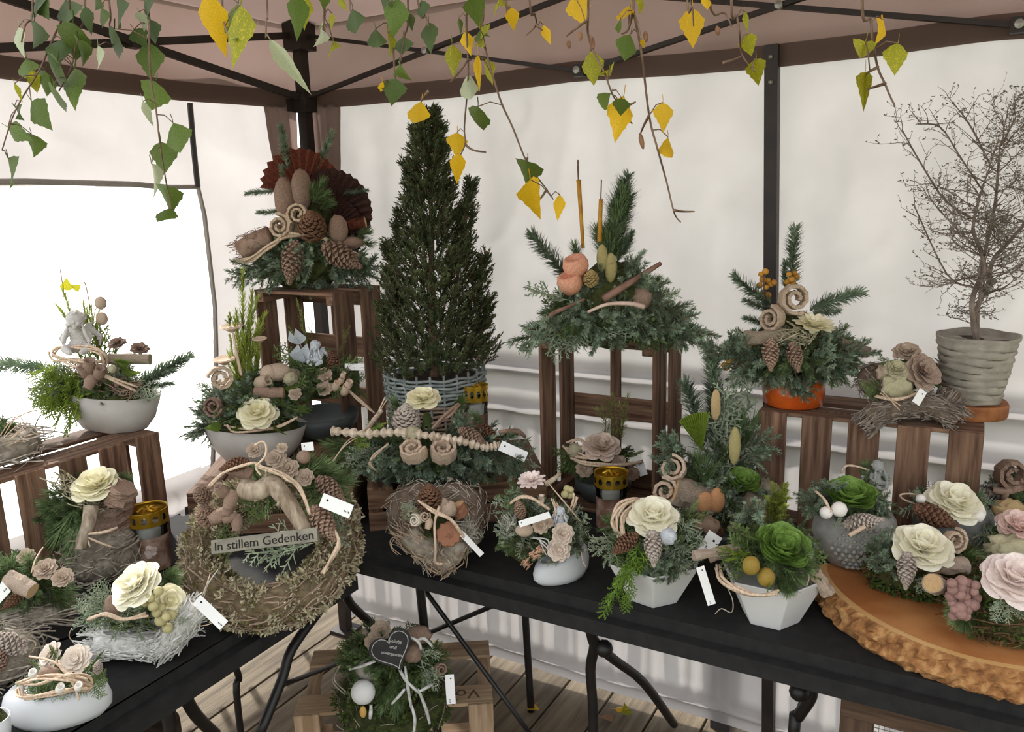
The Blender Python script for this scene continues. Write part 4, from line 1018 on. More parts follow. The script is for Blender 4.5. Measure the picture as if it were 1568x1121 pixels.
mb = MB(); mb.box((0, 0, 0), (L, 19*A.m, .008)); bo = obj('memorial_board', mb, mat('zinc_board', '#6f6a5d', '#8a8474', 30, .6, bump=.1), A.root, (bd+be)/2, q, label='grey board lettered In stillem Gedenken')
tm = text_mesh('In stillem Gedenken', 17*A.m, .0004); obj('lettering', tm, INKB, bo, (0, -.001, .0045), None, (L*.93/max(v.co.x*2 for v in tm.vertices), 1.0, 1))
for p in ((310, 758, 34, 95), (316, 790, 40, 100)): A.cone(p[0], p[1], p[2], p[3], .06, CONE, .8, lr=1.5)
for p in ((341, 752, 24, 110), (354, 765, 28, 250), (350, 778, 22, 250), (336, 790, 30, 200), (352, 792, 22, 200), (363, 800, 24, 270)): A.pod(p[0], p[1], p[2], p[3], .09, HUSK)
for p in ((423, 703, 30), (441, 718, 32), (466, 732, 28), (390, 690, 24), (432, 686, 16)): A.cedar(p[0], p[1], p[2], .05, (.1, -.7, .6), PODW)
A.log(350, 715, 385, 728, 20, .04, HUSK, 'bark_piece'); A.cone(360, 712, 40, 190, .05, CONED); A.cone(505, 748, 52, -35, .05, CONE); A.cone(495, 800, 58, -52, .10, CONE); A.ball('seed_head', 465, 700, 20, .03, HUSK)
A.vine([(322, 745, .07), (345, 722, .07), (385, 710, .08), (395, 712, .08)], 4, 2, 2)
A.vine([(400, 728, .1), (392, 715, .1), (405, 700, .1), (408, 685, .09), (402, 676, .09), (390, 682, .08)], 4, 1)
A.vine([(392, 712, .1), (425, 722, .11), (455, 745, .11), (475, 785, .12)], 4, 3, 3); A.vine([(392, 715, .1), (430, 728, .11), (440, 735, .12), (456, 742, .11)], 4, 1)
A.vine([(510, 805, .1), (520, 830, .12), (508, 860, .13), (493, 876, .13)], 5, 3, 3); A.tag(492, 765, 538, 784, 19, .13)
A.tag(462, 685, 480, 683, 12, .02, False); A.vine([(334, 872, .12), (318, 895, .13), (312, 915, .13)], 2, 1, m=WHTWIG)

# ======================================================= corner: low crates
A = Arr('planted_bowl', 'wide pale bowl with a cream rose and tall heather spikes near the tent corner', 'arrangement', (393, 706), CZ+.002)
A.bowl(393, 706, 156, 60, CERG, sx=1, sy=.7, tilt=.06, prof=[(0, 0), (.42, 0), (.6, .06), (.85, .45), (1, 1), (.97, 1), (.88, .75), (0, .7)])
A.fill(['firD', 'thujaD', 'fir'], 390, 625, 80, 50, 22, 0, 60, -8, 65)
for p in ((330, 655, 278, 672), (335, 645, 290, 628), (330, 635, 296, 612), (340, 650, 285, 650), (345, 660, 300, 668), (350, 620, 312, 595)): A.sp('fir', *p, .02, .05)
for p in ((378, 620, 372, 420), (384, 620, 386, 450), (372, 615, 362, 480), (392, 600, 396, 505), (366, 600, 352, 515)): A.sp('spike', *p, 0, -.01)
A.tube('dried_stalk', [(370, 575, .02), (363, 545, .02), (357, 510, .02)], (5, 4), VINE)
for (x, y, r) in ((355, 505, 34), (344, 555, 34), (398, 522, 22)):
    mb = MB(); mb.lathe([(0, -.12), (.12, -.1), (.3, .05), (.5, .16), (.42, .2), (.2, .14), (0, .12)], 12, 1, 1, lambda p, i, a: Vector(p)*(1+.14*sin(a*6)))
    A.put('dried_blossom', mb, VINE, A.at(x, y, .02), (0, -.15, 1), r*A.m)
A.sp('spike', 352, 500, 352, 478, .02, .02)
A.curl(338, 580, 40, .05, (.5, -1, .1)); A.curl(328, 622, 34, .07, (-.2, -1, .2), HUSK)
A.rose(395, 628, 62, .09, (.1, -.85, .5), ROSEY); A.pod(401, 585, 28, 20, .05, PODW); A.ball('pod', 425, 570, 34, .02, PODW, (1.2, .8, .8)); A.ball('pod', 412, 572, 26, .03, PODW)
for p in ((330, 600, 300, 590), (430, 610, 470, 615), (425, 620, 475, 628), (435, 600, 470, 585)): A.sp('thujaD', *p, .04, .06)
leafs(A, [(340, 650, 26, 190, .09), (460, 620, 22, -40, .08), (375, 650, 24, 200, .09), (440, 600, 22, 30, .06), (420, 650, 26, 320, .1)], LG)
A.vine([(345, 650, .09), (365, 658, .1), (420, 655, .1), (455, 640, .08)], 4, 2, 4); A.log(390, 600, 435, 602, 16, .06, HUSK); A.ball('lichen_clump', 445, 580, 20, .05, LICH, amp=.4); A.cedar(452, 603, 20, .07)

A = Arr('wood_slice', 'round wooden slice under the dark bowl', 'wood slice', (497, 686), CZ+.002)
mb = MB(); mb.lathe([(0, 0), (.088, 0), (.092, .006), (.092, .03), (.088, .036), (0, .036)], 30, 1, 1, lambda p, i, a: Vector((p[0]*(1+.03*sin(3*a)), p[1]*(1+.03*sin(3*a)), p[2])))
A.put('slice', mb, mat('dark_wood_slice', '#4d3426', '#6e4c38', 25, .8, bump=.3), (0, 0, 0))
WS = A.base
A = Arr('planted_bowl', 'dark shallow bowl with silver angel and lotus pods on the round wooden slice', 'arrangement', None, 0, at=WS+Vector((0, 0, .037)))
A.bowl(497, None, 130, 32, CERD, sx=1, sy=.8) if False else None
mb = MB(); W = 56*A.m; H = 36*A.m; mb.lathe([(r*W, z*H) for r, z in ((0, 0), (.45, 0), (.7, .15), (.95, .6), (1, 1), (.95, 1), (.85, .75), (0, .7))], 36); A.put('bowl', smooth(mb.mesh('bowl')), CERD, (0, 0, 0))
A.fill(['firD', 'thujaD'], 492, 590, 62, 46, 22, 0, 50, -8, 65)
for p in ((480, 560, 422, 532), (470, 570, 430, 550), (480, 590, 440, 580), (530, 580, 560, 575), (535, 590, 562, 610), (520, 560, 555, 550)): A.sp('thujaD', *p, .02, .03)
for p in ((470, 540, 455, 460), (462, 540, 442, 500), (475, 520, 478, 495), (520, 540, 535, 500)): A.sp('rosemary', *p, 0, 0, .8)
for p in ((457, 514, 26, 15), (460, 538, 34, -12)): leafs(A, [(p[0]-3, p[1]+p[2]*.5, p[2], 90+p[3], .03), (p[0]+3, p[1]+p[2]*.5, p[2], 80+p[3], .035)], SILV, 'silver_leaf')
A.angel(485, 558, 36, .04, SILV, -.1); A.cone(512, 560, 46, 100, .02, CONED); A.cone(525, 580, 40, 60, .02, CONE); A.cedar(497, 575, 24, .06); A.cedar(497, 595, 24, .07)
for p in ((525, 575, 12), (514, 592, 18), (528, 598, 20), (533, 590, 18), (522, 583, 14)): A.pod(p[0], p[1], p[2], 60, .07, VINE)
A.vine([(530, 592, .07), (550, 612, .07), (572, 632, .08)], 3.5, 2, 2); A.cedar(450, 575, 22, .05, m=LICH); A.tag(528, 562, 558, 562, 10, .03, True)

# corner tall crate arrangement
zc2 = ZT+.54
A = Arr('cone_arrangement', 'tall arrangement of cones, fir and a red-brown fan leaf on the corner crate', 'arrangement', (475, 438), zc2+.001)
A.fill(['fir', 'fir', 'firD'], 470, 400, 95, 52, 26, 0, 70, -25, 50)
mb = MB(); mb.blob((0, 0, .07), (.12, .09, .08), 3, .2, 2); A.put('moss_base', mb, MOSS, (0, 0, 0)); mb = MB(); mb.blob((0, .02, .17), (.08, .06, .13), 3, .2, 2); A.put('moss_base', mb, MOSS, (0, 0, 0))
for p in ((430, 415, 385, 435), (440, 420, 410, 440), (500, 415, 540, 440), (490, 420, 500, 452), (470, 420, 478, 455), (520, 410, 575, 425), (420, 410, 370, 420), (525, 405, 590, 415), (400, 405, 345, 430)): A.sp('fir', *p, .06, .10, 1.1)
A.sp('firS', 420, 292, 378, 297, .0, .0); A.sp('firS', 430, 322, 395, 325, 0, 0); A.sp('firS', 525, 296, 562, 292, 0, 0); A.sp('firS', 440, 260, 430, 195, -.02, -.03); A.sp('firS', 485, 260, 508, 205, -.03, -.04); A.sp('firS', 440, 290, 430, 255, .03, .03)
fan(A, 463, 300, 72, 92, -.03, BROWN, 150, .1, 'red-brown pleated fan leaf'); fan(A, 500, 330, 75, 40, -.02, mat('dark_fan_leaf', '#3a2620', '#523630', 20, .8), 130, .1); fan(A, 500, 355, 60, 15, .0, MATS['dark_fan_leaf'], 100, .1)
for p in ((437, 305, 52, .04), (462, 290, 48, .05)): A.ball('banana_pod', p[0], p[1], p[2], p[3], HUSK, (.62, .6, 1.25), .1)
for p in ((480, 310, 500, 265), (478, 310, 510, 290), (478, 312, 480, 275), (490, 320, 515, 305), (545, 370, 582, 375), (545, 365, 575, 350)): A.sp('pine', *p, .05, .07)
A.curl(430, 347, 40, .09, (-.2, -1, .2)); A.curl(457, 328, 34, .1, (-.1, -1, .2)); A.ball('curl_back', 450, 350, 36, .05, CURL, (1.3, .8, .9))
A.cone(478, 348, 52, 80, .09, CONED, .9, lr=1.35); A.ball('banana_pod', 518, 352, 38, .07, HUSK, (.75, .6, 1.15), .1); A.ball('banana_pod', 538, 372, 30, .06, HUSK, (1.3, .7, .6), .1)
A.log(535, 345, 560, 340, 18, .0, BROWN, 'bark_piece'); A.cone(448, 400, 62, 262, .12, CONE); A.cone(522, 392, 66, -28, .12, CONE)
A.heap('tangle', [A.at(x, y, .05) for x, y in ((370, 385), (385, 375), (400, 368), (415, 362))], 240, .03, .001, .035, HUSK, .3, HUSK, 1, False)
A.vine([(355, 402, .06), (385, 397, .09), (415, 378, .11), (435, 362, .11), (460, 362, .1), (490, 365, .09), (530, 385, .1), (565, 400, .07)], 4, 4, 4)

# ======================================================= spruce in a basket
A = Arr('potted_spruce', 'dense dark green dwarf spruce in a round willow basket', 'potted tree', (671, 676), CZ+.002)
W = 70*A.m; Wt = 75*A.m; H = A.at(671, 562).z
def weave(z0, z1, n, m, name):
    for j in range(n):
        z = z0+(z1-z0)*j/n; r = W+(Wt-W)*z/H; pts = []
        for k in range(48): a = 2*pi*k/48; rr = r+.0035*(1 if (k//2+j) % 2 else -1); pts.append((rr*cos(a), rr*sin(a), z+.002*sin(k*1.3+j)))
        mb = MB(); mb.tube(pts, .0042, 5, False, True); A.put(name, smooth(mb.mesh(name)), m, (0, 0, 0))
weave(.006, H*.66, 12, WICK, 'willow_row'); weave(H*.66, H, 7, WICKG, 'willow_row')
mb = MB()
for k in range(24): a = 2*pi*k/24; mb.tube([(W*cos(a), W*sin(a), 0), (Wt*cos(a), Wt*sin(a), H+.004)], .003, 4)
A.put('basket_stakes', mb, WICKG, (0, 0, 0))
mb = MB(); mb.lathe([(0, .003), (W*.94, .003), (Wt*.94, H*.85), (0, H*.88)], 28); A.put('basket_liner', mb, SOIL, (0, 0, 0))
top = A.at(655, 162).z; R = random.Random(11)
mb = MB(); tx = A.at(655, 162).x; mb.tube([(0, 0, H*.8), (0, 0, H+.2), (tx*.6, 0, H+.35), (tx, 0, top-.02)], [.013, .011, .007, .003], 7); A.put('trunk', mb, STEM, (0, 0, 0))
nb = MB(); sb = MB()
def conerad(t): return (.155*(1-t)**.62*(1+.1*sin(t*23)))*(.86 if t > .5 else 1) + .008
TH = top-H
for i in range(2300):
    t = R.random()**1.25*.985; a = R.uniform(0, 2*pi); rr = conerad(t)*(R.uniform(.1, 1)**.5); lump = 1+.16*noise.noise(Vector((cos(a)*2, sin(a)*2, t*7)))
    c = Vector((tx*t+cos(a)*rr*lump, sin(a)*rr*lump, H+.012+t*(TH-.012))); d = Vector((cos(a)*.8, sin(a)*.8, R.uniform(.4, 1.2))).normalized(); l = R.uniform(.022, .042)
    shoot(nb, sb, c-d*l*.5, c+d*l*.5, 0, 20, .0135, .0014, R, 50, 0, .05, .0012)
def lobe(x0, y0, x1, y1, n, w, dz=0):
    a0 = A.at(x0, y0, dz); b0 = A.at(x1, y1, dz); sb.tube([a0, (a0+b0)/2, b0], .004, 5)
    for i in range(n):
        t = R.random(); a = R.uniform(0, 6.28); r = w*A.m*(1-t*.8)*R.uniform(.3, 1); c = a0.lerp(b0, t)+Vector((cos(a)*r, sin(a)*r, R.uniform(-.01, .01))); d = ((b0-a0).normalized()+Vector((cos(a), sin(a), 0))*.7).normalized(); l = R.uniform(.02, .04)
        shoot(nb, sb, c-d*l*.5, c+d*l*.5, 0, 20, .0135, .0014, R, 50, 0, .05, .0012)
lobe(700, 430, 722, 278, 260, 26); lobe(725, 480, 745, 385, 130, 22); lobe(610, 480, 592, 372, 160, 22); lobe(615, 400, 606, 335, 50, 15); lobe(608, 530, 580, 465, 90, 20); lobe(730, 530, 752, 455, 110, 20); lobe(640, 300, 618, 250, 60, 14)
A.put('foliage', twomat(nb, sb, SPRUCE, STEM, 'foliage'), None, (0, 0, 0), kind='stuff')
lantern('small glass grave lantern with golden lid beside the willow basket', (732, 690), CZ+.002, 37, 108)

# ======================================================= long arrangement on the low crate
A = Arr('table_arrangement', 'long fir arrangement with two curls, a cream rose and a knobbly vine', 'arrangement', (665, 738), CZ+.002)
mb = MB(); mb.blob((0, 0, .03), (.15, .06, .03), 3, .2, 2); A.put('dish', mb, CERD, (0, 0, 0))
A.fill(['fir', 'fir', 'firD'], 665, 700, 130, 42, 30, 0, 60, -25, 55)
for p in ((640, 700, 590, 735), (660, 705, 640, 745), (650, 710, 668, 748), (690, 700, 720, 735), (680, 705, 700, 742), (720, 690, 770, 720), (740, 690, 800, 700), (760, 690, 820, 712), (620, 695, 570, 725), (600, 690, 545, 720), (720, 700, 750, 738), (770, 700, 805, 722)): A.sp('fir', *p, .05, .10, 1.1)
for p in ((600, 680, 535, 735), (590, 690, 525, 720), (580, 685, 530, 700), (610, 690, 560, 735)): A.sp('cyp', *p, .05, .07)
for p in ((560, 690, 495, 690), (560, 680, 490, 715), (570, 700, 500, 735), (590, 670, 560, 640), (740, 660, 720, 625), (620, 640, 595, 600), (690, 640, 715, 600), (760, 670, 805, 660), (540, 680, 480, 680)): A.sp('pine', *p, -.01, .0)
for p in ((690, 665, 720, 640), (640, 650, 600, 620), (720, 660, 700, 630)): A.sp('fir', *p, .02, .04)
P = spline([A.at(*p) for p in ((508, 660, .06), (560, 664, .08), (610, 662, .09), (660, 668, .09), (700, 674, .10), (740, 684, .09), (765, 682, .08))], 14); K = len(P)
mb = MB(); mb.tube(P, [A.m*(5.5+2.2*sin(i*2.1)+1.2*sin(i*.9)) for i in range(K)], 8); A.put('knobbly_vine', mb, mat('pale_knobbly_bark', '#b9a791', '#d6c7b3', 60, .85, bump=.4), (0, 0, 0))
A.curl(632, 690, 42, .12, (-.1, -.45, .9), None, 1.1); A.curl(677, 691, 46, .12, (.1, -.45, .9), None, 1.1)
A.cone(622, 643, 50, 85, .06, CONEW, .4, 1.1, lr=1.5); A.cone(722, 668, 44, -25, .08, CONE); A.cone(745, 662, 40, -30, .03, CONED); A.rose(648, 607, 56, .03, (0, -.6, .8), ROSEY); leafs(A, [(640, 625, 26, 200, .04), (655, 630, 30, 280, .05), (648, 640, 30, 260, .05), (700, 620, 22, 60, .02)], LGD)
A.vine([(660, 655, .06), (685, 635, .06), (702, 622, .05)], 5, 4, 4, m=HUSK); A.vine([(595, 680, .08), (575, 695, .09), (566, 710, .1), (578, 722, .1)], 3.5, 2, 2); A.vine([(512, 705, .05), (530, 680, .05), (565, 655, .04), (590, 610, .02)], 2.2, 2, 3)
A.vine([(765, 662, .04), (790, 660, .03), (803, 668, .02)], 7, 2, 2, m=HUSK); A.tube('stick', [(560, 662, .05), (575, 640, .04), (585, 628, .03)], (8, 7), BIRCH)
A.tag(766, 682, 806, 700, 15, .09); A.vine([(806, 700, .08), (818, 710, .08), (824, 716, .07)], 3, 3, 4, m=DRIFT); A.ball('lichen_clump', 632, 665, 26, .08, LICH, amp=.5, fr=6)
for p in ((560, 665, 590, 650), (545, 690, 560, 660)): A.sp('thuja', *p, .07, .08)

# ======================================================= wicker heart with cone
A = Arr('wicker_heart', 'brown wicker heart topped by an upright dark pine cone and rust seed head', 'arrangement', (672, 862), ZT)
qh = Quaternion((1, 0, 0), radians(-42)); hp = heartpath((0, 0, .07), .15, 44, qh)
zmin = min(p.z for p in hp)
for p in hp: p.z += .036-zmin
A.heap('wicker', hp, 1100, .032, .0009, .042, STRAW, .6, mat('wicker_core', '#5a4c3e', '#77675a', 60, .95)); 
A.heap('wicker', [A.at(x, y, .06) for x, y in ((625, 815), (640, 830), (660, 848), (680, 860), (695, 845), (700, 825))], 300, .034, .0009, .03, WICK, .7, STRAW, 1, False)
mb = MB(); mb.blob((0, .0, .085), (.07, .05, .05), 3, .2, 2); A.put('moss_base', mb, MOSS, (0, 0, 0))
A.cone(658, 765, 42, 88, .05, CONED, .15, 1.05, lr=1.3); A.heap('lichen', [A.at(x, y, .05) for x, y in ((620, 785), (635, 790), (645, 795))], 120, .02, .001, .016, LICH, .3, None, 1, False)
for p in ((640, 785, 612, 778), (640, 790, 618, 792), (700, 840, 718, 850), (690, 830, 722, 840)): A.sp('cyp', *p, .05, .07)
A.curl(636, 797, 20, .08, (-.5, -.8, .3), mat('pale_curl', '#cfc2b0', '#e0d6c8', 60, .85)); A.curl(650, 791, 18, .08, (.3, -.8, .3), PODW); A.pod(657, 802, 16, 250, .09, CURL)
for p in ((645, 810, 640, 828), (650, 812, 655, 830), (645, 815, 632, 818)): A.sp('pine', *p, .06, .08, .6)
for p in ((685, 780, 26), (678, 772, 20)): A.ball('seed_head', p[0], p[1], p[2], .05, PODW, (1, .8, 1), .3, 6)
mb = MB(); mb.lathe([(0, -.1), (.2, -.1), (.5, .02), (.46, .08), (.2, .05), (.1, .09), (0, .1)], 22, 1, 1, lambda p, i, a: Vector(p)*(1+.10*sin(a*9))); A.put('seed_head', mb, LOTUS, A.at(687, 818, .09), (.1, -1, .25), 36*A.m)
A.log(700, 772, 708, 790, 22, .03, LOTUS, 'bark_piece'); A.vine([(640, 765, .07), (665, 782, .09), (690, 795, .1), (705, 815, .1), (712, 825, .09)], 5, 2, 2); A.vine([(674, 775, .09), (667, 800, .1), (666, 840, .1), (668, 862, .09), (690, 860, .08), (706, 848, .07)], 4.5, 2, 1.5)
A.tag(705, 815, 738, 850, 8, .09, False); A.heap('lichen', [A.at(x, y, .03) for x, y in ((710, 800), (720, 815), (728, 830))], 160, .03, .001, .02, mat('silver_lichen', '#8c8a7c', '#b4b1a2', 60, .9), .3, STRAW, 1, False)
A.vine([(612, 850, .04), (602, 840, .03), (600, 825, .03), (612, 818, .03)], 1.5, 2, 3)

# ======================================================= white shoe-shaped bowl
A = Arr('white_bowl', 'white shoe-shaped bowl with wooden roses and a small pale angel', 'arrangement', (860, 886), ZT)
stone_bowl(A, 860, 886, 96, 44, CERW, .5, .62, .25)
A.fill(['cyp', 'firD', 'cyp'], 830, 815, 70, 55, 26, 0, 50, -25, 70)
mb = MB(); mb.blob(A.at(805, 825, .0), (.05, .035, .05), 3, .2, 3); A.put('moss_base', mb, MOSS, (0, 0, 0))
for p in ((790, 780, 757, 790), (790, 790, 755, 815), (785, 760, 755, 770), (790, 810, 765, 825), (800, 760, 780, 745), (880, 800, 905, 790), (870, 850, 845, 862), (860, 845, 835, 860), (880, 810, 900, 815)): A.sp('cyp', *p, .03, .06)
for p in ((800, 770, 765, 760), (805, 760, 775, 755), (790, 800, 760, 840), (800, 790, 790, 760)): A.sp('firD', *p, .02, .04)
A.rose(814, 733, 48, .02, (-.1, -.5, .85), ROSEP, 'open', label='pale pink curled wood blossom'); A.tube('stick', [(835, 742, .03), (850, 732, .02), (858, 724, .02)], (10, 5), DRIFT)
A.cone(796, 780, 34, 100, .06, CONE); A.tube('stick', [(828, 775, .06), (830, 757, .05)], (9, 8), BIRCH); A.vine([(782, 770, .06), (795, 760, .07), (815, 762, .08), (840, 782, .08)], 5, 2, 2)
A.heap('lichen', [A.at(x, y, .05) for x, y in ((778, 800), (782, 815), (788, 828), (800, 835))], 200, .022, .001, .016, MATS['silver_lichen'], .3, None, 1, False)
for p in ((800, 815, 775, 845), (805, 820, 795, 855), (810, 825, 815, 858), (795, 810, 765, 830), (815, 830, 830, 858), (790, 815, 780, 850), (805, 840, 800, 868)): A.sp('cyp' if p[0] % 2 else 'firD', *p, .06, .075)
A.angel(858, 806, 30, .06, SILV, .1); A.cedar(862, 818, 32, .09, (.1, -.8, .5), mat('pale_cedar', '#b9a593', '#d4c3b3', 40, .85)); A.cedar(856, 842, 34, .10, (0, -.8, .4), MATS['pale_cedar']); A.cedar(828, 805, 24, .08, m=PODW); A.ball('pod', 803, 812, 24, .08, PODW, (1.1, .8, .8)); A.cedar(840, 800, 16, .08)
A.tag(795, 803, 842, 788, 9, .10, False)
for p in ((845, 765, 850, 800), (852, 770, 862, 800), (870, 785, 880, 755), (875, 780, 884, 762), (800, 840, 822, 833), (793, 842, 815, 836)): A.vine([(p[0], p[1], .05), ((p[0]+p[2])/2+2, (p[1]+p[3])/2, .06), (p[2], p[3], .06)], 3, 2, 2)
A.vine([(840, 740, .03), (865, 770, .06), (890, 800, .05)], 2.5, 1); A.vine([(815, 822, .08), (835, 830, .1), (838, 845, .1), (830, 825, .1)], 2.5, 2, 4, m=WHTWIG)
A.heap('dried_panicle', [A.at(x, y, .09) for x, y in ((807, 862), (818, 850), (828, 842), (838, 832))], 160, .012, .001, .008, mat('rusty_panicle', '#a07a5e', '#c29c80', 60, .9), .3, None, 1, False)
A.vine([(890, 845, .05), (893, 860, .06), (897, 868, .06)], 2, 1); berries(A, [(868, 748), (872, 758), (865, 757), (874, 750)], 11, mat('olive_pod', '#a39a6c'), .02, 'seed_capsule')

# ======================================================= arrangement with orange pods on the crate on end
zc5 = ZT+.45
A = Arr('fir_arrangement', 'broad fir arrangement with two orange pods and a tall pine branch', 'arrangement', (935, 522), zc5+.001)
A.fill(['fir', 'fir', 'firD', 'cyp'], 935, 490, 115, 52, 36, 0, 80, -25, 55)
mb = MB(); mb.blob((0, 0, .09), (.10, .08, .1), 3, .2, 2); A.put('moss_base', mb, MOSS, (0, 0, 0))
for p in ((900, 490, 880, 525), (930, 500, 900, 540), (940, 505, 935, 535), (960, 500, 985, 525), (980, 490, 1020, 510), (1010, 490, 1100, 512), (1000, 495, 1075, 525), (1000, 480, 1060, 500), (880, 490, 780, 520), (980, 470, 1030, 465), (950, 480, 990, 500), (910, 480, 870, 510), (990, 450, 1020, 430), (960, 440, 990, 400), (900, 470, 860, 480)): A.sp('fir', *p, .05, .10, 1.15)
for p in ((880, 490, 800, 545), (890, 500, 830, 530), (900, 500, 840, 545), (910, 490, 860, 530), (870, 460, 800, 440), (1000, 460, 1045, 452), (930, 490, 960, 520)): A.sp('cyp', *p, .06, .10)
for p in ((880, 470, 815, 500), (880, 480, 820, 480), (890, 470, 835, 462), (870, 460, 830, 495), (985, 440, 1020, 420)): A.sp('pine', *p, .02, .03)
A.sp('firS', 875, 430, 815, 360, 0, 0, 1.2); A.sp('pine', 885, 400, 876, 362, 0, 0); A.sp('firS', 950, 390, 968, 355, 0, 0, 1.2); A.sp('firS', 955, 420, 985, 385, .03, .03)
for p in ((925, 400, 920, 330), (925, 380, 905, 335), (935, 400, 945, 320), (940, 370, 950, 290), (945, 350, 962, 262), (940, 390, 955, 330), (942, 340, 960, 290), (945, 400, 965, 350)): A.sp('pine', *p, -.02, -.03, 1.3)
for p in ((935, 400, 940, 340), (940, 380, 948, 310), (945, 360, 955, 285), (948, 330, 962, 268), (938, 360, 938, 310), (950, 360, 965, 300)): A.sp('firS', *p, -.02, -.03, 1.6)
for p in ((905, 455, 890, 440), (930, 450, 925, 415), (950, 450, 960, 415), (960, 455, 985, 435), (900, 470, 880, 450), (940, 470, 945, 440), (920, 480, 905, 465), (960, 475, 980, 470), (945, 490, 965, 490), (915, 495, 900, 500), (930, 440, 915, 405), (955, 430, 972, 400)): A.sp('fir', *p, .04, .08, 1.1)
A.tube('cattail', [(893, 380, 0), (889, 320, 0), (886, 275, 0)], (5, 7), mat('cattail_brown', '#a8741f', '#c28f3a', 40, .8)); A.tube('cattail', [(886, 278, 0), (885, 260, 0), (885, 245, 0)], 2.5, STEM)
A.tube('cattail', [(918, 370, .01), (919, 335, .01), (920, 305, .01)], (7, 6), MATS['cattail_brown']); A.tube('cattail', [(920, 305, .01), (921, 275, .01)], 2, STEM)
for (x, y) in ((882, 408), (873, 434)):
    mb = MB(); mb.lathe([(0, -.42), (.3, -.36), (.48, -.1), (.5, .12), (.42, .34), (.3, .38), (.25, .3), (0, .28)], 18); A.put('orange_pod', smooth(mb.mesh('orange_pod')), ORANGE, A.at(x, y, .08), (-.25, -.3, .9), 38*A.m)
for p in ((922, 395, 34, 80), (935, 410, 38, 70)): A.ball('lemon_pod', p[0], p[1], p[2], .07, mat('olive_seed_pod', '#8f8352', '#b5a874', 40, .85, bump=.3), (.48, .4, 1.15), .06)
A.cone(905, 427, 26, 90, .10, mat('ochre_cone', '#8a7446', '#b39a68', 40, .8), .6, lr=1.3)
A.tube('long_pod', [(925, 458, .09), (950, 442, .10), (985, 420, .09), (1012, 403, .08)], (13, 6), mat('reddish_pod', '#6d4f42', '#8d6c5d', 40, .7)); A.tube('long_pod', [(900, 478, .11), (930, 466, .12), (965, 465, .12), (986, 470, .11)], (4, 8), mat('pale_pod', '#b99c8c', '#d3b9aa', 40, .7)); A.tube('long_pod', [(895, 458, .10), (865, 472, .11), (845, 482, .11), (834, 503, .1)], (4, 9), MATS['reddish_pod'])
A.ball('seed_head', 983, 455, 30, .07, HUSK, (.9, .7, 1.1), .3, 5)

# ======================================================= in the crate
A = Arr('planted_bowl', 'dark bowl with a beige wooden rose standing inside the crate on end', 'arrangement', (920, 762), ZT+.011, at=Vector((1.09, -.17, ZT+.011)))
mb = MB(); W = .075; H = .06; mb.lathe([(r*W, z*H) for r, z in ((0, 0), (.5, 0), (.75, .12), (.97, .6), (1, 1), (.95, 1), (.85, .75), (0, .7))], 32); A.put('bowl', smooth(mb.mesh('bowl')), CERD, (0, 0, 0))
A.fill(['thujaD', 'firD'], 920, 712, 62, 32, 18, 0, 50, -20, 55)
for p in ((900, 700, 845, 690), (895, 710, 850, 715), (905, 705, 860, 700), (950, 700, 985, 690), (950, 710, 980, 715)): A.sp('thujaD', *p, .02, .04)
for p in ((928, 675, 924, 610), (940, 675, 938, 604), (950, 675, 962, 604)): A.sp('rosemary', *p, .01, .01, 1.5)
A.rose(921, 680, 62, .05, (0, -.7, .7), ROSEB); A.vine([(860, 685, .03), (880, 695, .05), (910, 698, .08), (890, 670, .02), (870, 680, .02)], 4, 3, 4); A.vine([(872, 703, .07), (900, 710, .09), (950, 712, .08), (985, 708, .05)], 5, 2, 2)
A.cedar(895, 718, 26, .08); A.cedar(948, 708, 22, .07); A.ball('lichen_clump', 880, 690, 22, .04, LICH, amp=.5, fr=6); A.tag(978, 705, 986, 728, 12, .04, False); A.cedar(968, 725, 22, .06, m=HUSK)
lantern('glass grave lantern with golden lid standing in front of the crate on end', (936, 806), ZT, 50, 92)

# ======================================================= white angular bowl with cream rose
def facet_bowl(A, x, y, wt, wb, hpx, m, n=6, roll=0, name='faceted_bowl', d=0):
    W = wt*A.m/2; B = wb*A.m/2; H = hpx*A.m; mb = MB()
    mb.lathe([(0, 0), (B, 0), (W, H), (W*.95, H), (W*.86, H*.75), (0, H*.72)], n); me = mb.mesh(name)
    o = A.put(name, me, m, A.at(x, y, d), None, 1, roll); md = o.modifiers.new('bevel', 'BEVEL'); md.width = .003; md.segments = 2; return o
A = Arr('white_bowl', 'white faceted bowl with an ivory rose, two cones and trailing thuja', 'arrangement', (1000, 912), ZT)
facet_bowl(A, 1000, 912, 150, 80, 66, mat('matte_white_ceramic', '#c9c7c4', '#d5d3d0', 10, .55), 6, .35)
A.fill(['cyp', 'thujaD', 'firD'], 1000, 825, 84, 48, 26, 0, 70, -25, 55)
for p in ((940, 820, 905, 825), (940, 830, 905, 835), (950, 840, 925, 860), (1030, 830, 1075, 845), (1040, 820, 1080, 820), (1030, 850, 1050, 880), (1020, 845, 1070, 870), (1040, 815, 1075, 800), (1020, 850, 1040, 870)): A.sp('cyp', *p, .05, .09, 1.2)
for p in ((980, 830, 955, 890), (970, 850, 945, 910), (960, 880, 930, 925), (945, 900, 918, 945), (965, 880, 962, 925), (962, 900, 955, 938), (985, 840, 975, 880), (960, 860, 938, 900)): A.sp('thuja', *p, .08, .10, 1.0).material_slots[0].link = 'OBJECT'
for o in A.root.children:
    if o.name.startswith('thuja_sprig') and o.material_slots[0].link == 'OBJECT': o.material_slots[0].material = mat('fresh_thuja', '#50701f', '#7d9a3a', 35, .6, trans=.2)
A.fill(['fir'], 1010, 860, 45, 30, 6, .06, 30, -60, 0, (200, 340), False)
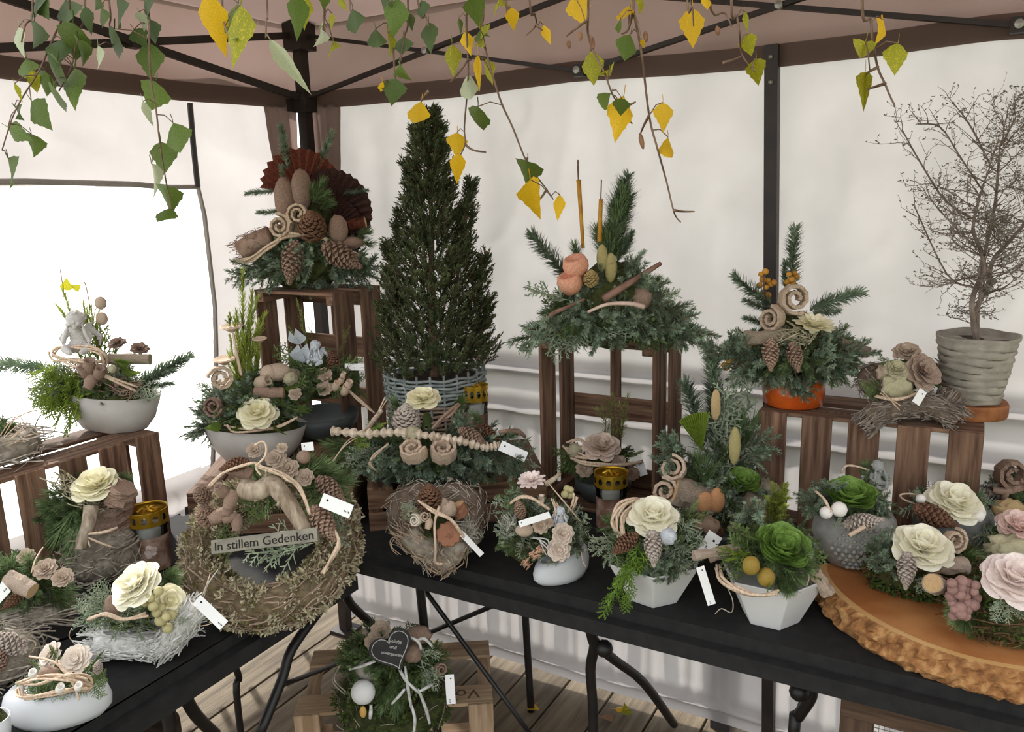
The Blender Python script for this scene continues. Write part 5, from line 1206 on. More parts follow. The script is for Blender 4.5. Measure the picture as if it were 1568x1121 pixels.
A.rose(1000, 786, 86, .05, (0, -.65, .75), ROSEW, 'rose'); A.cone(958, 832, 44, 205, .11, CONED, .5); A.cone(1000, 838, 48, 268, .12, CONEW, .5); A.ball('silver_nut', 1022, 822, 26, .10, SILV, (1, .9, .9), .3, 3)
A.vine([(948, 820, .07), (940, 800, .06), (950, 775, .04), (975, 768, .02), (955, 790, .05), (955, 820, .08)], 5, 5, 4); A.tag(1096, 818, 1078, 848, 22, .06)
A.log(1070, 798, 1095, 810, 26, .02, HUSK, 'bark_piece'); A.cone(1098, 812, 34, 110, .02, CONED); A.log(1085, 855, 1120, 842, 14, .06, BIRCH, 'birch_stick')
for p in ((1050, 790, 1070, 765), (1045, 800, 1085, 785)): A.sp('thujaD', *p, .02, .03)

# ======================================================= tall fir arrangement with green fan
A = Arr('fir_arrangement', 'upright fir arrangement with a green fan leaf and bark pieces', 'arrangement', (1105, 835), ZT)
mb = MB(); mb.lathe([(0, 0), (.06, 0), (.085, .05), (.08, .055), (0, .05)], 24); A.put('bowl', mb, CERD, (0, 0, 0))
A.fill(['firD', 'fir', 'cyp'], 1100, 760, 85, 75, 30, 0, 55, -15, 75)
mb = MB(); mb.blob((0, 0, .1), (.07, .05, .09), 3, .2, 2); A.put('moss_base', mb, MOSS, (0, 0, 0))
A.sp('firS', 1075, 690, 1048, 588, -.02, -.03, 1.2); A.sp('firS', 1095, 690, 1088, 540, -.03, -.05, 1.2); A.sp('firS', 1092, 640, 1084, 530, -.03, -.05, 1); 
for p in ((1100, 700, 1120, 590), (1110, 700, 1135, 580), (1105, 690, 1110, 600), (1120, 690, 1150, 600), (1095, 720, 1100, 640), (1110, 740, 1110, 660), (1125, 720, 1150, 640)): A.sp('cyp', *p, -.02, -.02)
for p in ((1130, 680, 1142, 615), (1135, 690, 1165, 620), (1130, 690, 1125, 625)): A.sp('pine', *p, -.01, -.01, .8)
for p in ((1060, 700, 1003, 680), (1060, 710, 1000, 700), (1055, 720, 1012, 712), (1050, 690, 1010, 672), (1130, 690, 1195, 670), (1135, 700, 1185, 690), (1130, 710, 1180, 705), (1060, 715, 1035, 730)): A.sp('fir', *p, .03, .04, 1.2)
for p in ((1075, 745, 1065, 680), (1080, 740, 1085, 690), (1075, 750, 1100, 700), (1070, 745, 1050, 720), (1085, 750, 1075, 690)): A.sp('pine', *p, .05, .05)
fan(A, 1075, 690, 62, 105, .04, mat('green_fan_leaf', '#7d9434', '#a3b44e', 20, .6, trans=.2), 44, .1, 'green pleated fan leaf')
A.ball('long_seed_pod', 1125, 683, 38, .06, mat('olive_seed_pod', '#8f8352'), (.45, .35, 1.5), .06); A.ball('dried_leaf', 1096, 620, 30, .0, mat('tan_leaf', '#a98d62', '#c2a87c', 30, .8), (.5, .25, 1.6), .1)
A.curl(1030, 718, 42, .06, (-.3, -.8, .5)); A.curl(1018, 752, 44, .07, (-.3, -.9, .3)); A.ball('curl_back', 1036, 738, 30, .04, HUSK)
A.log(1030, 752, 1090, 770, 46, .07, DRIFT, 'driftwood', None, True, .2); A.ball('dried_slice', 1080, 770, 30, .10, mat('orange_slice', '#a8744a', '#c9976c', 40, .7), (.9, .5, 1.1)); A.ball('dried_slice', 1098, 766, 32, .10, MATS['orange_slice'], (.7, .5, 1.2))
A.rose(1137, 735, 56, .06, (.05, -.7, .75), ROSEG, 'cabbage'); A.log(1160, 790, 1180, 740, 30, .04, BIRCH, 'bark_piece', None, False, .35); A.log(1135, 790, 1155, 755, 26, .06, DRIFT, 'bark_piece', None, False, .35); A.log(1128, 800, 1120, 812, 16, .06, DRIFT, 'bark_piece', None, False, .3)
for p in ((1110, 800, 1095, 750), (1115, 790, 1120, 745), (1105, 780, 1085, 740), (1120, 800, 1130, 765)): A.sp('cyp', *p, .06, .08)
A.sp('thuja', 1060, 800, 1075, 755, .06, .08)

# ======================================================= white hexagon bowl with green rose
A = Arr('white_bowl', 'white hexagonal bowl with a large green rose and two speckled eggs', 'arrangement', (1180, 944), ZT)
facet_bowl(A, 1180, 944, 156, 84, 78, mat('matte_white_ceramic', '#c9c7c4'), 6, .52)
A.fill(['firD', 'pine', 'thujaD'], 1180, 850, 80, 48, 26, 0, 65, -20, 60)
for p in ((1195, 880, 1220, 915), (1200, 870, 1240, 900), (1205, 880, 1210, 920), (1190, 880, 1200, 912), (1215, 860, 1255, 880), (1210, 850, 1250, 850)): A.sp('pine', *p, .08, .11)
for p in ((1170, 800, 1200, 745), (1185, 800, 1203, 740), (1180, 810, 1190, 765)): A.sp('spike', *p, -.03, -.03, 1.6)
for p in ((1150, 850, 1100, 845), (1150, 840, 1115, 825), (1155, 830, 1120, 800), (1145, 855, 1105, 870), (1145, 860, 1115, 885)): A.sp('thujaD', *p, .04, .06)
for p in ((1140, 850, 1098, 838), (1150, 845, 1110, 860)): A.sp('thuja', *p, .06, .07, .8)
for p in ((1150, 800, 1140, 775), (1160, 800, 1165, 770), (1220, 860, 1248, 860), (1225, 850, 1250, 835)): A.sp('fir', *p, .01, .03)
A.rose(1196, 834, 86, .07, (.08, -.75, .68), ROSEG, 'cabbage', label='large green wax rose')
for p in ((1150, 866), (1173, 884)): A.ball('speckled_egg', p[0], p[1], 25, .12, mat('speckled_ochre', '#8a6a2c', '#b8973f', 60, .6, c3='#7c6a2a'), (.95, .9, 1.1), .03)
leafs(A, [(1178, 890, 18, 250, .13)], LG)
A.vine([(1100, 868, .04), (1105, 888, .08), (1130, 905, .11), (1165, 912, .12), (1192, 905, .12)], 6, 4, 4); A.vine([(1235, 895, .09), (1240, 880, .08), (1225, 870, .08)], 3, 2, 2)
A.log(1245, 875, 1268, 908, 20, .05, BIRCH, 'bark_piece', None, False, .4); A.log(1062, 852, 1130, 840, 14, .05, BIRCH, 'birch_stick', .03, False, .4)
A.vine([(1113, 898, .06), (1122, 920, .08), (1120, 938, .08), (1105, 932, .08), (1095, 940, .08)], 1.8, 1, m=STRAW); A.tag(1072, 868, 1090, 926, 12, .06)

# ======================================================= right crate top
zc6 = ZT+.31
A = Arr('potted_arrangement', 'orange glazed pot with fir, two hanging cones and a cream blossom', 'arrangement', (1214, 618), zc6+.001)
W = 46*A.m; H = 44*A.m; mb = MB(); mb.lathe([(r*W, z*H) for r, z in ((0, 0), (.86, 0), (.94, .06), (1, .5), (.97, 1), (.92, 1), (.88, .8), (0, .75))], 32); A.put('pot', smooth(mb.mesh('pot')), TERRA, (0, 0, 0))
A.fill(['fir', 'firD', 'cyp', 'firD'], 1214, 548, 105, 52, 34, 0, 75, -25, 50)
mb = MB(); mb.blob(A.at(1210, 520, 0), (.07, .06, .06), 3, .2, 2); A.put('moss_base', mb, MOSS, (0, 0, 0))
for p in ((1195, 560, 1165, 590), (1210, 565, 1200, 605), (1215, 570, 1235, 615), (1230, 565, 1260, 590), (1180, 550, 1130, 575), (1240, 550, 1290, 585), (1260, 545, 1320, 575), (1270, 540, 1340, 545), (1160, 545, 1095, 535), (1150, 540, 1080, 530), (1225, 575, 1232, 612)): A.sp('fir', *p, .05, .09, 1.1)
for p in ((1260, 550, 1300, 590), (1250, 550, 1280, 595), (1270, 550, 1325, 565), (1150, 560, 1105, 590), (1160, 570, 1125, 600), (1265, 545, 1310, 555)): A.sp('pine' if p[0] > 1240 else 'cyp', *p, .03, .06)
A.sp('firS', 1214, 440, 1217, 352, -.02, -.03, 1.2); A.sp('firS', 1203, 440, 1202, 400, -.02, -.02, 1); A.sp('firS', 1180, 465, 1125, 424, 0, 0, 1.2); A.sp('firS', 1180, 475, 1140, 460, 0, 0, 1.1); A.sp('firS', 1180, 500, 1140, 488, .01, .01, 1.1); A.sp('firS', 1240, 475, 1317, 447, 0, 0, 1.2); A.sp('firS', 1245, 480, 1285, 475, .01, .01, 1.1); A.sp('firS', 1300, 545, 1346, 540, 0, .02, 1)
berries(A, [(1165, 420), (1172, 416), (1168, 428), (1176, 430), (1163, 437), (1173, 440), (1180, 436), (1168, 448), (1176, 452), (1185, 433), (1208, 420), (1216, 418), (1212, 428), (1220, 424), (1205, 432), (1214, 433)], 9, BERRY, -.01); A.vine([(1172, 455, 0), (1172, 440, 0), (1168, 420, 0)], 1.6, 2, 3, m=STEM)
for k in range(24): berries(A, [(1108+k*1.9+A.R.uniform(-3, 3), 562-k*1.5+A.R.uniform(-4, 4))], 8, BERRY, .04)
A.curl(1217, 457, 50, .05, (.05, -1, .15), None, .9); A.curl(1181, 488, 42, .05, (-.8, -.6, .1), None, .8)
A.rose(1246, 494, 68, .08, (.1, -.45, .88), ROSEY, 'open', label='cream wood blossom with narrow petals'); A.log(1140, 520, 1200, 514, 22, .06, DRIFT, 'driftwood', None, False, .35); A.log(1285, 525, 1328, 540, 18, .02, DRIFT, 'driftwood', None, False, .35)
A.heap('tangle', [A.at(x, y, .07) for x, y in ((1200, 515), (1215, 510), (1232, 518), (1225, 525))], 140, .03, .0011, .016, LICH, .3, None, 1, False)
A.cone(1180, 542, 46, 262, .10, CONE, .6); A.cone(1217, 545, 44, 275, .10, CONE, .6); A.sp('cyp', 1275, 535, 1295, 495, 0, 0)
A.vine([(1120, 562, .05), (1140, 556, .05), (1158, 548, .05)], 2, 2, 3, m=STEM)

A = Arr('wicker_heart', 'dark wicker heart with dried hydrangea and artichoke on the crate edge', 'arrangement', (1400, 635), zc6+.001)
qh = Quaternion((0, 0, 1), .3) @ Quaternion((1, 0, 0), radians(-70)); hp = heartpath((0, 0, .03), .19, 44, qh); zmin = min(p.z for p in hp)
for p in hp: p.z += .024-zmin
A.heap('wicker', hp, 900, .035, .001, .025, mat('dark_wicker', '#5f554c', '#92867a', 60, .9, var=.1), .75, mat('wicker_core', '#5a4c3e')); A.heap('wicker', [A.at(x, y, .06) for x, y in ((1330, 645), (1350, 632), (1385, 622), (1420, 622), (1450, 615), (1465, 600))], 900, .022, .001, .028, MATS['dark_wicker'], .7, MATS['wicker_core'], .9, False)
A.fill(['thujaD', 'cyp'], 1385, 582, 50, 32, 16, 0, 40, -15, 60)
A.cedar(1388, 540, 40, .02, (-.2, -.5, .8), PODW); A.cedar(1372, 566, 34, .06, (-.1, -.7, .7), mat('sage_flower', '#9a9274', '#bdb594', 50, .9)); A.cedar(1412, 570, 56, .06, (.25, -.8, .5), mat('dusty_flower', '#8b7464', '#ad9786', 40, .9)); A.ball('lichen_clump', 1375, 590, 42, .06, MATS['sage_flower'], (1.1, .6, 1), .7, 9); A.ball('seed_head', 1358, 572, 28, .03, PODW, amp=.5, fr=6)
for p in ((1350, 590, 1318, 592), (1355, 600, 1322, 600), (1360, 560, 1345, 545), (1350, 600, 1330, 610)): A.sp('thujaD', *p, .04, .05)
A.vine([(1340, 607, .06), (1370, 612, .09), (1400, 605, .09), (1420, 592, .07)], 4, 2, 2); A.tag(1414, 598, 1402, 618, 12, .10, False); A.vine([(1350, 600, .08), (1375, 625, .1)], 2, 2, 4)

# ribbed pot with bare wire-vine shrub, on a wood slice
A = Arr('wood_slice', 'round bark-edged wooden slice under the ribbed grey pot', 'wood slice', (1486, 634), zc6+.001)
W = 52*A.m; mb = MB(); mb.lathe([(0, 0), (W*.97, 0), (W, .006), (W, .026), (W*.97, .03), (0, .03)], 36, 1, .9, lambda p, i, a: Vector((p[0]*(1+.03*sin(5*a)), p[1]*(1+.03*sin(4*a)), p[2]))); A.put('slice', mb, mat('rust_wood_slice', '#7d4a28', '#a2683c', 25, .7, bump=.3), (0, 0, 0)); WS = A.base+Vector((0, 0, .031))
A = Arr('potted_shrub', 'bare wiry shrub in a ribbed grey pot on the bark-edged slice', 'potted shrub', None, 0, at=WS)
H = A.at(1488, 512).z; W = 57*A.m
def fn(p, i, a): return Vector((p[0]*(1+.012*sin(a*5+i)), p[1]*(1+.012*sin(a*5+i)), p[2]+.002*sin(a*4+i*1.3)))
prof = [(0, 0), (W*.66, 0), (W*.70, .004)]
for k in range(8):
    z = H*(.06+.86*k/8); r = W*(.72+.27*k/8); prof += [(r*.955, z), (r, z+H*.03), (r*1.02, z+H*.07), (r*.99, z+H*.1)]
prof += [(W*1.0, H*.96), (W, H), (W*.95, H*1.0), (W*.92, H*.9), (0, H*.88)]
mb = MB(); mb.lathe(prof, 44, 1, 1, fn); A.put('pot', smooth(mb.mesh('pot')), mat('ribbed_grey_ceramic', '#8a8377', '#a59d90', 30, .85, bump=.4, bscale=200), (0, 0, 0))
mb = MB(); mb.lathe([(0, H*.9), (W*.92, H*.89)], 24); A.put('soil', mb, SOIL, (0, 0, 0))
R = random.Random(21); tb = MB(); lf = MB()
def lft(p, n=1):
    for _ in range(n):
        d = Vector((R.uniform(-1, 1), R.uniform(-1, 1), R.uniform(-.4, 1))).normalized(); s = d.orthogonal().normalized(); L = R.uniform(.004, .008)
        lf.add([p, p+d*L*.5+s*L*.3, p+d*L, p+d*L*.5-s*L*.3], [(0, 1, 2, 3)])
def br(p, d, L, r, lev):
    n = 5; pts = [p]
    for i in range(n):
        d = (d+Vector((R.uniform(-1, 1), R.uniform(-1, 1), R.uniform(-.7, .75)))*(.26 if lev else .12)).normalized(); pts.append(pts[-1]+d*L/n)
    tb.tube(pts, [r*(1-.5*i/n) for i in range(n+1)], 5 if lev < 2 else 3, False)
    if lev >= 4: lft(pts[-1], 2); lft(pts[2], 1); return
    k = [5, 6, 5, 3][lev]
    for i in range(k):
        t = R.uniform(.25, 1) if i else 1; q = pts[min(n, max(1, int(t*n)))]
        sd = Vector((R.uniform(-1, 1), R.uniform(-1, 1), R.uniform(-.35, .7))).normalized()
        br(q, (d*.55+sd*.9).normalized(), L*R.uniform(.45, .72), r*.55, lev+1)
    if lev >= 2: lft(pts[3], 1)
b0 = Vector((0, 0, H*.88)); T0 = A.at(1530, 260); m0 = A.at(1500, 470); 
stems = [[b0, A.at(1490, 490), A.at(1502, 455, .01), A.at(1500, 420), A.at(1512, 370), A.at(1524, 310), A.at(1530, 240)],
         [b0, A.at(1488, 470, .015), A.at(1495, 440), A.at(1508, 415, .01), A.at(1500, 380), A.at(1490, 350), A.at(1500, 300)],
         [b0, A.at(1497, 470, -.01), A.at(1512, 440), A.at(1520, 400, .02), A.at(1545, 370), A.at(1575, 330), A.at(1590, 270)]]
for sidx, S in enumerate(stems):
    P = spline(S, 5); K = len(P); tb.tube(P, [.0055*(1-.7*i/K)+.0008 for i in range(K)], 6)
    for i in range(4, K, 2):
        n = 1 if i < 14 else 2
        for _ in range(n):
            sd = Vector((R.uniform(-1.2, 1), R.uniform(-1, 1), R.uniform(-.1, .7))).normalized(); br(P[i], sd, R.uniform(.06, .10)*(.6 if i < 12 else 1), .0016, 2)
    br(P[-1], (P[-1]-P[-3]).normalized(), .10, .002, 1)
for S in (((1500, 340), (1450, 310), (1410, 250), (1382, 200)), ((1510, 300), (1470, 240), (1440, 195), (1405, 190)), ((1490, 440), (1450, 420), (1400, 315)), ((1520, 260), (1490, 200), (1470, 170)), ((1495, 380), (1455, 340), (1420, 300)), ((1500, 420), (1465, 430), (1435, 440)), ((1510, 450), (1540, 440)), ((1535, 220), (1555, 180))):
    P = spline([A.at(*q, R.uniform(-.04, .04)) for q in S], 4); K = len(P); tb.tube(P, [.0018*(1-.6*i/K)+.0005 for i in range(K)], 4)
    for i in range(2, K): br(P[i], (P[i]-P[i-1]).normalized()+Vector((R.uniform(-1, 1), R.uniform(-1, 1), R.uniform(-.6, 1))), R.uniform(.035, .06), .0011, 3); lft(P[i], 2)
def clampw(mb_):
    for i, v in enumerate(mb_.v):
        wv = A.base+RZ @ Vector(v)
        if wv.y > -.08:
            wv.y = -.08+.05*math.tanh((wv.y+.08)/.12); mb_.v[i] = tuple(RZI @ (wv-A.base))
clampw(tb); clampw(lf)
A.put('branches', tb, SHRUB, (0, 0, 0)); A.put('leaves', lf, SHLEAF, (0, 0, 0), kind='stuff')

# ======================================================= wood slab
ctr = Vector((1.97, -.355, ZT)); ed = []
sl_ = Arr('wood_slab', 'large round tree slab with thick bark on the black cloth', 'wood slab', None, 0, at=ctr)
def slabr(a):
    r = .312*(1+.012*sin(2*a+1)+.008*sin(5*a)); return min(r, .105/sin(a)) if sin(a) > .1 else r
HS = .052
mb = MB(); n = 220; prof = [(1.0, .0), (1.03, .010), (1.03, .02), (1.02, .03), (1.015, .038), (1.0, .046), (.975, HS)]
sl_m = {}
for i, (r, z) in enumerate(prof):
    for k in range(n):
        a = 2*pi*k/n; rr = slabr(a)*r
        if i < 6: rr += .010*noise.noise(Vector((cos(a)*14, sin(a)*14, i*1.3)))+.012*noise.noise(Vector((cos(a)*46, sin(a)*46, i*2.7)))
        mb.v.append((rr*cos(a), rr*sin(a), z))
for i in range(6):
    for k in range(n): mb.f.append((i*n+k, i*n+(k+1) % n, (i+1)*n+(k+1) % n, (i+1)*n+k))
mb.f.append(tuple(reversed(range(n)))); sl_.put('bark', mb, BARK, (0, 0, 0))
mb = MB()
for r in (.975, .935):
    for k in range(n): a = 2*pi*k/n; mb.v.append((slabr(a)*r*cos(a), slabr(a)*r*sin(a), HS))
mb.f = [(k, (k+1) % n, n+(k+1) % n, n+k) for k in range(n)]; sl_.put('sapwood_ring', mb, SAPW, (0, 0, 0))
mb = MB()
for k in range(n): a = 2*pi*k/n; mb.v.append((slabr(a)*.935*cos(a), slabr(a)*.935*sin(a), HS))
mb.f = [tuple(range(n))]; sl_.put('heartwood', mb, RINGW, (0, 0, 0))
zs = ZT+HS+.001

A = Arr('stone_heart_vase', 'grey round stone vase with scale relief and a green rose', 'arrangement', (1305, 862), zs)
W = 62*A.m; H = 92*A.m
mb = MB(); mb.lathe([(r*W, z*H) for r, z in ((0, 0), (.4, .0), (.62, .06), (.9, .32), (1, .58), (.95, .8), (.8, .95), (.6, 1), (.5, .96), (0, .94))], 36, 1, .85); vs = A.put('vase', smooth(mb.mesh('vase')), CERC, (0, 0, 0))
mb = MB(); R = random.Random(5)
for i in range(9):
    for k in range(11):
        u = (k-5+.5*(i % 2))*.115; z = .12+i*.085; 
        if abs(u) > .60-.055*abs(i-4): continue
        r0 = W*min(1, .62+.9*z if z < .42 else 1-.25*(z-.55)); a = -pi/2+u*1.5; p = Vector((r0*cos(a)*1.0, r0*sin(a)*.87, z*H)); mb.blob(p, (W*.07, W*.06, W*.06), 1)
obj('relief_scales', mb, CERC, vs)
A.fill(['firD', 'fir'], 1300, 775, 62, 36, 20, 0, 50, -5, 60); 
for p in ((1265, 780, 1228, 765), (1265, 775, 1225, 755), (1268, 785, 1235, 782), (1330, 770, 1362, 775), (1330, 775, 1358, 790), (1280, 760, 1262, 735)): A.sp('fir', *p, .03, .05)
for p in ((1320, 740, 1355, 700), (1335, 750, 1360, 725), (1320, 730, 1330, 700)): A.sp('pine', *p, -.04, -.05)
A.rose(1302, 757, 78, .05, (-.05, -.55, .83), ROSEG, 'cabbage'); A.cone(1320, 800, 52, 20, .09, CONEW, .5)
for p in ((1265, 785, 18), (1285, 780, 22)): A.ball('white_nut', p[0], p[1], p[2], .09, mat('white_pod', '#d9d2c8'), amp=.05)
A.vine([(1245, 750, .05), (1262, 765, .08), (1272, 785, .1)], 4, 2, 1.5); A.vine([(1288, 725, -.02), (1295, 714, -.02), (1310, 714, -.02), (1330, 720, -.03)], 4, 1); A.sp('cyp', 1275, 815, 1290, 785, .10, .09); A.log(1300, 820, 1325, 806, 6, .11, VINE, 'stick', None, False); A.angel(1342, 745, 42, -.03, mat('grey_angel', '#7c7c78', '#a3a39e', 60, .8), .2)

A = Arr('stone_vase', 'dark grey stone vase with an ivory rose and a brown cone', 'arrangement', (1455, 846), zs)
W = 58*A.m; H = 82*A.m; mb = MB(); mb.lathe([(r*W, z*H) for r, z in ((0, 0), (.45, .0), (.66, .06), (.92, .32), (1, .58), (.95, .8), (.8, .95), (.6, 1), (.5, .96), (0, .94))], 36, 1, .85); A.put('vase', smooth(mb.mesh('vase')), mat('dark_concrete', '#6a6c68', '#838580', 50, .8, bump=.3), (0, 0, 0))
A.fill(['firD', 'cyp'], 1455, 775, 62, 32, 16, 0, 45, -10, 55)
for p in ((1420, 775, 1378, 780), (1425, 770, 1390, 760), (1490, 780, 1520, 785), (1495, 775, 1522, 765)): A.sp('cyp', *p, .03, .04)
A.rose(1460, 764, 88, .06, (.08, -.65, .75), ROSEW); A.cone(1430, 790, 60, -22, .10, CONED, .4); A.vine([(1402, 772, .05), (1382, 764, .05), (1380, 757, .05), (1400, 757, .04), (1412, 766, .04)], 3, 1); A.ball('white_nut', 1497, 790, 18, .09, MATS['white_pod']); A.ball('white_nut', 1410, 764, 14, .06, MATS['white_pod'])

A = Arr('moss_ring', 'dark moss ring with an ivory rose, birch piece and a sawn slice', 'arrangement', (1415, 896), zs)
pth = ringpath((0, 0, .035), 58*A.m, 36*A.m, 40); A.heap('straw', pth, 200, .06, .0009, .032, mat('brown_straw', '#4a3524', '#6b4e36', 60, .9), .8, MOSS); A.moss('moss', pth, .033, 5200, .008, mat('forest_moss', '#2c3a16', '#4a5a22', 60, .95)); A.moss('moss', pth, .033, 1600, .008, mat('brown_moss', '#46331f', '#6a4f33', 60, .95))
A.fill(['firD', 'pine'], 1405, 870, 70, 35, 18, 0, 45, -15, 50)
for p in ((1365, 850, 1330, 840), (1370, 860, 1335, 858), (1365, 840, 1335, 822), (1370, 865, 1340, 875)): A.sp('fir', *p, .02, .04)
for p in ((1415, 880, 1412, 910), (1420, 880, 1400, 905)): A.sp('cyp', *p, .10, .11)
A.rose(1412, 832, 96, .06, (0, -.6, .8), ROSEW); A.cone(1388, 872, 50, 258, .10, CONEW, .5); A.curl(1460, 828, 42, .02, (.2, -1, .2), CURL, .8); A.log(1435, 866, 1480, 866, 24, .08, BIRCH, 'birch_piece'); A.log(1433, 896, 1428, 893, 28, .11, BIRCH, 'sawn_slice', .125)
for p in ((1470, 850, 1520, 858), (1465, 848, 1500, 870)): A.sp('pine', *p, .02, .02)

A = Arr('moss_ring', 'moss and straw nest with a blush white rose and a berry-like cone', 'arrangement', (1556, 962), zs)
pth = ringpath((0, 0, .035), 66*A.m, 40*A.m, 40); A.heap('straw', pth, 420, .07, .0008, .034, MATS['brown_straw'], .85, MOSS); A.moss('moss', pth, .034, 2600, .008, MOSSG); A.moss('moss', pth, .034, 1800, .008, MATS['brown_moss'])
A.fill(['pine', 'firD'], 1530, 920, 70, 40, 18, 0, 45, -25, 50)
for p in ((1490, 930, 1445, 945), (1490, 935, 1450, 955), (1495, 940, 1460, 965), (1490, 925, 1450, 928)): A.sp('pine', *p, .03, .05)
for p in ((1540, 920, 1525, 955), (1545, 920, 1545, 955), (1550, 915, 1562, 950), (1535, 915, 1520, 935)): A.sp('cyp', *p, .10, .12)
A.rose(1552, 880, 98, .08, (-.05, -.7, .7), ROSEP); berries(A, [(1470+dx*11+A.R.uniform(-3, 3), 890+dy*10+abs(dx)*3) for dy in range(6) for dx in ((-1, 0, 1, 2) if dy < 4 else (-1, 0, 1))], 15, mat('mauve_pod', '#7a5a52', '#a38078', 30, .7, var=.1), .08, 'pod')
A = Arr('planted_bowl', 'green bowl with a pink rose and dried hydrangea behind the blush rose nest', 'arrangement', (1555, 870), zs)
A.bowl(1555, 868, 96, 44, mat('green_ceramic', '#6d7558', '#868d70', 20, .6), sx=1, sy=.8); A.rose(1560, 802, 70, .02, (-.1, -.65, .75), mat('pink_rose_petal', '#e4c3b6', '#f0dad0', 12, .55, trans=.2)); A.fill(['cyp', 'firD'], 1550, 830, 55, 30, 14, 0, 40, -15, 50); A.ball('hydrangea', 1542, 842, 46, .08, MATS['sage_flower'], (1.2, .7, .8), .7, 9)
for p in ((1530, 830, 1518, 860), (1530, 840, 1525, 880)): A.sp('fir', *p, .05, .06)
A = Arr('root_arrangement', 'dried curls and striped feather on dark greenery at the slab edge', 'arrangement', (1560, 800), zs)
mb = MB(); mb.lathe([(0, 0), (.05, 0), (.07, .04), (.06, .045), (0, .04)], 20); A.put('bowl', mb, CERD, (0, 0, 0))
A.fill(['firD'], 1555, 765, 55, 40, 14, 0, 40, 0, 60); A.curl(1550, 725, 56, .03, (-.1, -1, .1), HUSK); A.tube('root_piece', [(1520, 750, .03), (1540, 752, .04), (1568, 745, .04)], (11, 14), HUSK); A.tube('root_piece', [(1540, 752, .04), (1537, 770, .04)], (12, 8), HUSK); A.tube('root_piece', [(1548, 745, .03), (1545, 730, .03)], (12, 10), HUSK)
mb = MB()
for k in range(12):
    p = A.at(1502+k*3.2, 752-k*.3, .03); mb.tube([p, p+Vector((-.004, -.002, .010)), p+Vector((-.006, 0, .016))], [.0025, .002, .0006], 4); mb.tube([p, p+Vector((-.004, -.002, -.016)), p+Vector((-.007, 0, -.026))], [.0025, .002, .0006], 4)
A.put('feather', mb, mat('striped_feather', '#2a2622', '#8d8377', 120, .8), (0, 0, 0)); A.ball('dried_leaf', 1545, 778, 40, .05, mat('tan_leaf', '#a98d62'), (1.2, .5, .7), .4)

# ======================================================= under the table
ft = .27
a0 = hitz(755, 1078, ft); b0 = hitz(449, 1098, ft)
R3 = math.atan2(a0.y-b0.y, a0.x-b0.x); Xv = Vector((cos(R3), sin(R3), 0)); Yv = Vector((-sin(R3), cos(R3), 0)); L = (a0-b0).length
cc = (a0+b0)/2
c7 = lying('pale wooden crate with stencilled letters standing on the deck', cc.x, cc.y, R3, 0, L=min(L, .62), W=ft, H=.30, nS=4, m=WOODL, runner=False)
st = obj('stencil_lettering', text_mesh('Vom', .055, .0002), mat('faded_stencil', '#5f4a3a', None, 10, .9), c7, (min(L, .62)*.33, -ft/2-.0006, .05), (pi/2, pi, 0), (1, 1, 1))
A = Arr('floor_wreath', 'dark moss wreath with white eggs and a slate heart on the pale crate', 'wreath', (605, 1108), ft+.001)
pth = ringpath((0, 0, .04), 62*A.m, 52*A.m, 40, Quaternion((1, 0, 0), radians(25))); zmin = min(p.z for p in pth)
for p in pth: p.z += .042-zmin
A.heap('twigs', pth, 120, .06, .001, .04, STRAW, .8, MOSS); A.moss('moss', pth, .042, 4200, .009, MATS['forest_moss']); A.fill(['thujaD', 'pine', 'firD', 'thujaD'], 600, 1020, 82, 62, 40, 0, 60, -35, 70)
for p in ((590, 1020, 560, 1010), (640, 1020, 680, 1030), (640, 1030, 672, 1050), (635, 1010, 670, 1005), (600, 1040, 590, 1090), (595, 1050, 580, 1105), (600, 1040, 615, 1100), (605, 1030, 600, 1080), (610, 1050, 605, 1118)): A.sp('cyp' if p[0] > 630 else 'pine', *p, .06, .10)
A.ball('felt_egg', 560, 1030, 32, .075, mat('grey_felt', '#857f74', '#9c968a', 40, .9, bump=.3), (.9, .8, 1.25), .03); A.ball('white_egg', 556, 1060, 34, .115, mat('white_felt', '#cfcdc9', '#e0deda', 40, .9, bump=.3), (1.0, .9, 1.05), .03)
# slate heart
hw = 62*A.m; me = MB(); P2 = []
for i in range(40):
    t = 2*pi*i/40; P2.append((16*sin(t)**3/32*hw, (13*cos(t)-5*cos(2*t)-2*cos(3*t)-cos(4*t))/32*hw))
me.add([(x, y, .002) for x, y in P2]+[(x, y, -.002) for x, y in P2], [tuple(range(39, -1, -1)), tuple(range(40, 80))]+[(i, (i+1) % 40, 40+(i+1) % 40, 40+i) for i in range(40)])
nz = Vector((0, -.8, .6)); ax = Vector((cos(.52), 0, sin(.52))); ax = (ax-nz*ax.dot(nz)).normalized(); qz = Matrix((ax, nz.cross(ax), nz)).transposed().to_quaternion()
ht = obj('slate_heart', me, mat('slate', '#262524', '#32302f', 30, .7), A.root, A.at(600, 995, .11), qz, label='dark slate heart with chalk lettering')
tq = mat('chalk_print', '#b9b6ae', None, 10, .8); mb = MB(); mb.tube([(x*.86, y*.86, .0024) for x, y in P2], .0009, 4, False, True); obj('outline', mb, tq, ht)
for s_, dx, dy, sz in (('Geliebt', .013, .010, .0105), ('und', .005, .0, .011), ('unvergessen', -.004, -.011, .0095)): obj('lettering', text_mesh(s_, sz, .0002), tq, ht, (dx, dy+.003, .0025), (0, 0, -.62))
